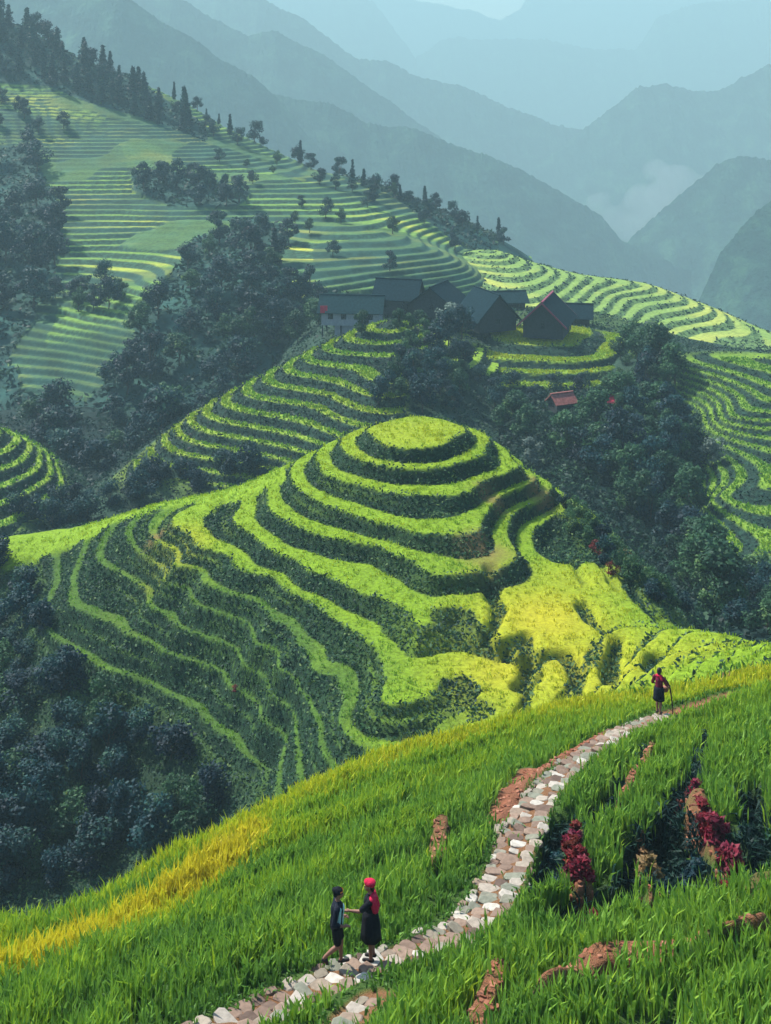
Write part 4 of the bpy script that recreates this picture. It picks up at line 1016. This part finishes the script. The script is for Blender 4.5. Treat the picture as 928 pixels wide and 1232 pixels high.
# ================================================================== PEOPLE
M_SKIN = plain('skin', (.22, .11, .075), .6, .08, 20)
M_NAVY = plain('navy_cloth', (.010, .013, .022), .9, .3, 25, .2, .1)
M_BLACK = plain('black_cloth', (.008, .009, .013), .9, .3, 25, .2, .1)
M_TEAL = plain('pale_teal_cloth', (.30, .52, .55), .85, .15, 25, .2, .1)
M_CRIMSON = plain('crimson_cloth', (.42, .015, .05), .85, .2, 25, .2, .1)
M_MAROON = plain('maroon_cloth', (.13, .012, .035), .85, .2, 25, .2, .1)
M_HAIR = plain('black_hair', (.008, .007, .008), .5, .3, 60, .3)
M_ORANGE = plain('orange_band', (.55, .16, .05), .8, .1, 25)
M_SHOE = plain('dark_shoe', (.02, .017, .018), .6, .2, 20)
M_CANE = plain('dark_stick', (.05, .03, .025), .7, .3, 20)
M_WICKER = plain('wicker', (.27, .12, .075), .8, .35, 40, .6)
M_EYE = plain('eye', (.02, .015, .012), .3, .1, 20)
def blob(name, shapes, mat, parent, voxel=.007, smooth=2):
    """one continuous skin over tapered limbs (lists of x, y, z, r) and ellipsoids (tuples of centre, radii)"""
    bm = bmesh.new()
    for s in shapes:
        if isinstance(s, tuple):
            c, r = s
            bmesh.ops.create_icosphere(bm, subdivisions=3, radius=1, matrix=Matrix.Translation(c) @ Matrix.Diagonal((*r, 1)))
            continue
        for (a, b) in zip(s[:-1], s[1:]):
            pa, pb = Vector(a[:3]), Vector(b[:3]); L = (pb - pa).length
            q = (pb - pa).to_track_quat('Z', 'Y').to_matrix().to_4x4()
            bmesh.ops.create_cone(bm, cap_ends=True, segments=14, radius1=a[3], radius2=b[3], depth=L, matrix=Matrix.Translation((pa + pb) / 2) @ q)
        for a in s: bmesh.ops.create_icosphere(bm, subdivisions=2, radius=a[3] * 1.01, matrix=Matrix.Translation(a[:3]))
    me = bpy.data.meshes.new('tmp'); bm.to_mesh(me); bm.free()
    o = bpy.data.objects.new('tmp', me); COL.objects.link(o)
    md = o.modifiers.new('r', 'REMESH'); md.mode = 'VOXEL'; md.voxel_size = voxel; md.use_smooth_shade = True
    sm = o.modifiers.new('s', 'SMOOTH'); sm.iterations = smooth; sm.factor = .5
    out = bpy.data.meshes.new_from_object(o.evaluated_get(bpy.context.evaluated_depsgraph_get()))
    bpy.data.objects.remove(o); bpy.data.meshes.remove(me)
    out.name = name; out.materials.clear(); out.materials.append(mat)
    return link(name, out, parent)
def lathe(name, rings, mat, parent, n=28, fold=0., seed=0):
    """closed body of elliptic rings: (cx, cy, z, rx, ry)"""
    V, Q = [], []
    for k, (cx, cy, z, rx, ry) in enumerate(rings):
        for i in range(n):
            a = 6.2832 * i / n; f = 1 + fold * k / len(rings) * math.sin(a * 7 + seed)
            V.append((cx + rx * f * math.cos(a), cy + ry * f * math.sin(a), z))
    m_ = len(rings)
    for k in range(m_ - 1):
        for i in range(n):
            j = (i + 1) % n; Q.append((k * n + i, k * n + j, (k + 1) * n + j, (k + 1) * n + i))
    fl = [i for q in Q for i in q] + list(range(n))[::-1] + list(range((m_ - 1) * n, m_ * n)); sz = [4] * len(Q) + [n, n]
    return link(name, mesh_from(name, V, fl, sz, [mat], smooth=True), parent)
def hand(w, dirv, up, side, curl=.5):
    """palm, four unequal bent fingers and a side thumb, from the wrist along dirv"""
    w, f, u = Vector(w), Vector(dirv).normalized(), Vector(up).normalized()
    s = f.cross(u).normalized() * side
    out = [[(*(w + f * .0), .022), (*(w + f * .045 + s * .012), .026), (*(w + f * .08), .026)], [(*(w + f * .05 - s * .014), .022), (*(w + f * .082 - s * .016), .021)]]
    for k, L in enumerate((.062, .074, .070, .054)):
        b = w + f * .085 + s * (.030 - .020 * k)
        m1 = b + f * L * .5 - u * curl * .012; e = m1 + (f * (1 - curl * .6) - u * curl).normalized() * L * .5
        out.append([(*b, .0095), (*m1, .009), (*e, .0075)])
    t0 = w + f * .03 + s * .028; t1 = t0 + (f * .6 + s * .8).normalized() * .035; t2 = t1 + (f * .95 + s * .2 - u * .2).normalized() * .03
    out.append([(*t0, .011), (*t1, .010), (*t2, .008)])
    return out
def person(loc, rz, label, arms, legs, lean=0., head_turn=0.):
    """facing +X; arms = [(shoulder, elbow, wrist, hand direction, hand up, side)], legs = [(hip, knee, ankle, toe)]"""
    r = empty('person', loc, math.radians(rz)); tag(r, label, 'person')
    sh = [[(0, 0, .84, .12), (0, 0, .95, .112), (.0 + lean * .3, 0, 1.06, .108), (lean, 0, 1.20, .122), (lean, 0, 1.27, .09), (lean + .005, 0, 1.36, .048), (lean + .015, 0, 1.42, .046)],
          [(lean, -.15, 1.275, .052), (lean, .15, 1.275, .052)], [(0, -.07, .85, .098), (0, .07, .85, .098)]]
    hx = lean + .02
    sh += [((hx, 0, 1.50), (.090, .073, .108)), ((hx + .035, 0, 1.455), (.055, .052, .062)), ((hx + .098, 0, 1.482), (.017, .012, .020)), ((hx + .093, 0, 1.448), (.010, .024, .007)), ((hx + .088, 0, 1.437), (.010, .02, .007)), ((hx, .074, 1.487), (.018, .010, .030)), ((hx, -.074, 1.487), (.018, .010, .030))]
    for S_, E, Wr, hd, hu, side in arms:
        sh.append([(*S_, .050), (*E, .038), (*Wr, .024)]); sh += hand(Wr, hd, hu, side)
    for Hp, K, A, T in legs:
        mid = tuple((K[i] * .62 + A[i] * .38) for i in range(3))
        sh.append([(*Hp, .085), (*K, .052), (mid[0] - .012, mid[1], mid[2], .050), (*A, .034)]); sh.append([(A[0] - .03, A[1], A[2] - .045, .032), (*T, .026)]); sh.append([(*A, .034), (A[0] - .03, A[1], A[2] - .045, .032)])
    blob('body', sh, M_SKIN, r, .0075)
    for s in (-1, 1):
        bm = bmesh.new(); bmesh.ops.create_icosphere(bm, subdivisions=2, radius=1, matrix=Matrix.Translation((hx + .082, s * .030, 1.502)) @ Matrix.Diagonal((.010, .014, .009, 1)))
        me = bpy.data.meshes.new('eye'); bm.to_mesh(me); bm.free(); me.materials.append(M_EYE); link('eye', me, r)
    return r, hx
def shoes(r, legs):
    for Hp, K, A, T in legs:
        blob('shoe', [[(A[0] - .035, A[1], A[2] - .05, .040), (A[0] + .03, A[1], A[2] - .055 + (T[2] - A[2] + .055) * .3, .040), (T[0] + .005, T[1], T[2] + .002, .034)]], M_SHOE, r, .009)
def spot(u, v):
    p = hit(u, v, ['near']); return (p.x, p.y, p.z + .10)
# --- left walker, facing right
legs = [((.0, .08, .84), (.10, .08, .47), (.10, .085, .09), (.24, .085, .05)), ((.0, -.08, .84), (.02, -.08, .46), (-.24, -.085, .26), (-.20, -.085, .12))]
arms = [((0, .17, 1.27), (-.04, .24, 1.02), (.12, .20, .90), (1, -.2, -.1), (0, 0, 1), 1), ((0, -.17, 1.27), (-.06, -.25, 1.02), (.14, -.17, .93), (1, .3, -.1), (0, 0, 1), -1)]
pa, hx = person(spot(405, 1169), 4, 'walker on the path in a dark top with pale teal front and black head wrap', arms, legs, .02)
blob('top', [[(0, 0, .90, .135), (.01, 0, 1.04, .128), (.02, 0, 1.2, .142), (.02, 0, 1.285, .09)], [(0.01, -.16, 1.272, .068), (0.01, .16, 1.272, .068)], [(0, .17, 1.27, .066), (-.04, .24, 1.02, .056), (.03, .222, .96, .050)], [(0, -.17, 1.27, .066), (-.06, -.25, 1.02, .056), (.03, -.215, .98, .050)]], M_NAVY, pa, .01)
blob('front_panel', [[(.062, 0, .90, .085), (.068, 0, 1.05, .082), (.078, 0, 1.2, .098), (.060, 0, 1.28, .055)], [(.03, .10, .93, .055), (.035, .10, 1.22, .07)], [(.03, -.10, .93, .055), (.035, -.10, 1.22, .07)]], M_TEAL, pa, .01)
blob('shorts', [[(0, 0, .92, .136), (0, 0, .84, .138)], [(0, .075, .84, .112), (.075, .08, .56, .085)], [(0, -.075, .84, .112), (.02, -.08, .55, .085)]], M_BLACK, pa, .01)
hw = blob('head_wrap', [((hx - .012, 0, 1.545), (.106, .094, .080)), ((hx - .055, 0, 1.50), (.060, .078, .075)), ((hx - .07, 0, 1.57), (.06, .07, .05))], M_BLACK, pa, .009)
link('band', mesh_from('band', *(lambda V, Q: (V, np.array(Q), np.full(len(Q), 4)))([(hx - .012 + (.112 if k in (0, 3) else .104) * math.cos(a) * 1.0, .099 * math.sin(a), z) for a in np.linspace(-1.1, 1.1, 13) for k, z in ((0, 1.545), (3, 1.575))], [(2 * i, 2 * i + 1, 2 * i + 3, 2 * i + 2) for i in range(12)]), [M_ORANGE]), hw)
shoes(pa, legs); pa.scale = (.97, .97, .97)
# --- right walker, facing left, one arm held out
legs = [((.0, .08, .84), (.01, .075, .46), (-.01, .07, .09), (.13, .07, .045)), ((.0, -.08, .84), (.0, -.075, .46), (-.05, -.07, .09), (.09, -.07, .045))]
arms = [((0, .17, 1.27), (.20, .22, 1.12), (.40, .18, 1.10), (1, -.05, -.05), (0, 0, 1), 1), ((0, -.17, 1.27), (-.06, -.26, 1.02), (.02, -.24, .80), (.2, .1, -1), (1, 0, 0), -1)]
pb, hx = person(spot(446, 1161), 176, 'walker on the path in a black dress with red head scarf and red shawl', arms, legs, .0)
blob('dress_top', [[(0, 0, .90, .135), (0, 0, 1.04, .128), (0, 0, 1.2, .142), (0, 0, 1.285, .09)], [(0, -.16, 1.272, .068), (0, .16, 1.272, .068)], [(0, .17, 1.27, .066), (.16, .21, 1.15, .056)], [(0, -.17, 1.27, .066), (-.05, -.245, 1.06, .054)]], M_BLACK, pb, .01)
lathe('skirt', [(0, 0, 1.02, .138, .145), (0, 0, .92, .165, .175), (-.01, 0, .78, .185, .20), (-.01, 0, .62, .20, .215), (-.015, 0, .46, .212, .23)], M_BLACK, pb, fold=.07)
blob('shawl', [[(-.07, .02, 1.28, .085), (-.105, .02, 1.14, .088), (-.10, .0, 1.00, .070)], [(-.03, .15, 1.30, .058), (-.06, -.02, 1.31, .07), (-.03, -.15, 1.30, .058)], [(-.06, .13, 1.25, .065), (-.10, .09, 1.06, .06)]], M_CRIMSON, pb, .01)
blob('head_scarf', [((hx - .01, 0, 1.565), (.122, .108, .066)), ((hx - .05, 0, 1.535), (.072, .088, .06)), ((hx + .045, 0, 1.585), (.07, .08, .045))], M_CRIMSON, pb, .009)
blob('hair', [((hx - .035, 0, 1.50), (.072, .080, .085)), ((hx - .06, 0, 1.44), (.045, .055, .06))], M_HAIR, pb, .009)
shoes(pb, legs); pb.scale = (1.0, 1.0, 1.0)
# --- the far figure, seen from behind
legs = [((.0, .08, .84), (.05, .08, .46), (.03, .08, .09), (.17, .08, .045)), ((.0, -.08, .84), (-.02, -.08, .46), (-.09, -.08, .10), (.05, -.08, .045))]
arms = [((0, .17, 1.27), (.02, .25, 1.03), (.17, .20, .95), (1, -.2, 0), (0, 0, 1), 1), ((0, -.17, 1.27), (.04, -.27, 1.08), (.17, -.28, .95), (1, .0, .0), (0, 0, 1), -1)]
pc, hx = person(spot(793, 862), 52, 'figure at the top of the path in a maroon top and dark skirt', arms, legs, .03)
blob('top', [[(0, 0, .93, .135), (.01, 0, 1.04, .128), (.03, 0, 1.2, .142), (.03, 0, 1.285, .09)], [(.02, -.16, 1.272, .068), (.02, .16, 1.272, .068)], [(0, .17, 1.27, .066), (.02, .25, 1.05, .055)], [(0, -.17, 1.27, .066), (.04, -.265, 1.09, .055)]], M_MAROON, pc, .01)
blob('scarf', [[(.03, -.09, 1.33, .05), (-.02, -.06, 1.345, .05), (-.035, 0, 1.345, .05), (-.02, .06, 1.345, .05), (.03, .09, 1.33, .05), (.08, .04, 1.32, .045), (.08, -.04, 1.32, .045), (.03, -.09, 1.33, .05)], [(-.03, -.07, 1.33, .045), (-.05, -.13, 1.26, .045)]], M_CRIMSON, pc, .01)
lathe('skirt', [(.0, 0, .98, .142, .150), (0, 0, .90, .165, .175), (0, 0, .76, .178, .19), (0, 0, .62, .182, .20), (0, 0, .50, .186, .205)], M_NAVY, pc, fold=.05)
blob('hair', [((hx - .015, 0, 1.525), (.098, .086, .098)), ((hx - .06, 0, 1.46), (.05, .07, .075))], M_HAIR, pc, .009)
shoes(pc, legs)
# --- what the far figure holds
R = Matrix.Rotation(math.radians(52), 4, 'Z'); base = Vector(pc.location)
def held(p): return base + (R @ Vector(p))
st = tubes_mesh('walking_stick', [([tuple(held(p)) for p in ((.30, -.40, .0 - .06), (.285, -.375, .35), (.27, -.33, .72), (.235, -.29, .98), (.14, -.255, 1.16), (.06, -.22, 1.26))], [.022, .024, .026, .027, .026, .022], 8)], M_CANE)
tag(link('walking_stick', st), 'dark curved stick standing on the path in the hand of the far figure', 'stick')
bk = empty('basket', held((.36, -.08, .66)), .3); tag(bk, 'small reddish basket hanging from the hand of the far figure', 'basket')
lathe('bowl', [(0, 0, 0, .09, .07), (0, 0, .05, .12, .095), (0, 0, .13, .135, .105), (0, 0, .17, .14, .11)], M_WICKER, bk, n=20)
link('handle', tubes_mesh('handle', [([(-.13, 0, .16), (-.10, 0, .26), (0, 0, .31), (.10, 0, .26), (.13, 0, .16)], [.012] * 5, 6)], M_WICKER), bk)
# ================================================================== CAMERA, LIGHT, AIR
cam = bpy.data.cameras.new('camera'); co = bpy.data.objects.new('camera', cam); COL.objects.link(co)
co.rotation_euler = (math.radians(90), 0, 0)
cam.sensor_fit = 'VERTICAL'; cam.sensor_height = 36; cam.sensor_width = 36
cam.lens = F / 1232 * 36; cam.shift_y = -(616 - V0) / 1232; cam.clip_end = 20000; cam.clip_start = .5
SC.camera = co
SUN_EL, SUN_AZ = math.radians(48), math.radians(-52)     # azimuth from +Y (view direction) towards +X
sd = Vector((math.sin(SUN_AZ) * math.cos(SUN_EL), math.cos(SUN_AZ) * math.cos(SUN_EL), math.sin(SUN_EL)))
sl = bpy.data.lights.new('sun', 'SUN'); so = bpy.data.objects.new('sun', sl); COL.objects.link(so)
sl.energy = SUN_E; sl.angle = math.radians(SUN_ANG); sl.color = (1, .95, .86)
so.rotation_euler = sd.to_track_quat('Z', 'Y').to_euler(); so.location = sd * 60
w = bpy.data.worlds.new('World'); SC.world = w; w.use_nodes = True
nt = w.node_tree; nt.nodes.clear()
sky = nd(nt, 'ShaderNodeTexSky', sky_type='NISHITA'); sky.sun_disc = False
sky.sun_elevation = SUN_EL; sky.sun_rotation = SUN_AZ; sky.air_density = 1.2; sky.dust_density = 1.2; sky.ozone_density = 3.0
bg = nd(nt, 'ShaderNodeBackground'); bg.inputs[1].default_value = SKY_S
ow = nd(nt, 'ShaderNodeOutputWorld'); nt.links.new(sky.outputs[0], bg.inputs[0]); nt.links.new(bg.outputs[0], ow.inputs[0])

def box_mesh(name, x0, x1, y0, y1, z0, z1, mat):
    v = [(x, y, z) for x in (x0, x1) for y in (y0, y1) for z in (z0, z1)]
    f = [(0,1,3,2),(4,6,7,5),(0,4,5,1),(2,3,7,6),(0,2,6,4),(1,5,7,3)]
    return mesh_from(name, v, np.array(f), [4] * 6, [mat])
mh = bpy.data.materials.new('haze'); mh.use_nodes = True; nt = mh.node_tree; nt.nodes.clear()
pv = nd(nt, 'ShaderNodeVolumePrincipled'); pv.inputs['Color'].default_value = HAZE_C; pv.inputs['Density'].default_value = HAZE_D; pv.inputs['Anisotropy'].default_value = .0
om = nd(nt, 'ShaderNodeOutputMaterial'); nt.links.new(pv.outputs[0], om.inputs['Volume'])
hz = link('haze', box_mesh('haze', -6000, 6000, -60, 6600, -BASE_Z - 1, HAZE_TOP, mh)); tag(hz, 'blue morning haze filling the valleys', 'haze', kind='stuff')

SC.view_settings.view_transform = 'Standard'; SC.view_settings.look = 'None'; SC.view_settings.gamma = 1; SC.view_settings.use_curve_mapping = False
SC.view_settings.exposure = EXPO
SC.render.engine = 'CYCLES'
cy = SC.cycles
cy.use_denoising = True
try: cy.denoiser = 'OPENIMAGEDENOISE'
except Exception: pass
cy.max_bounces = 4; cy.diffuse_bounces = 2; cy.glossy_bounces = 1; cy.transmission_bounces = 2; cy.transparent_max_bounces = 4; cy.volume_bounces = 0
cy.use_adaptive_sampling = True; cy.adaptive_threshold = .02
cy.caustics_reflective = False; cy.caustics_refractive = False
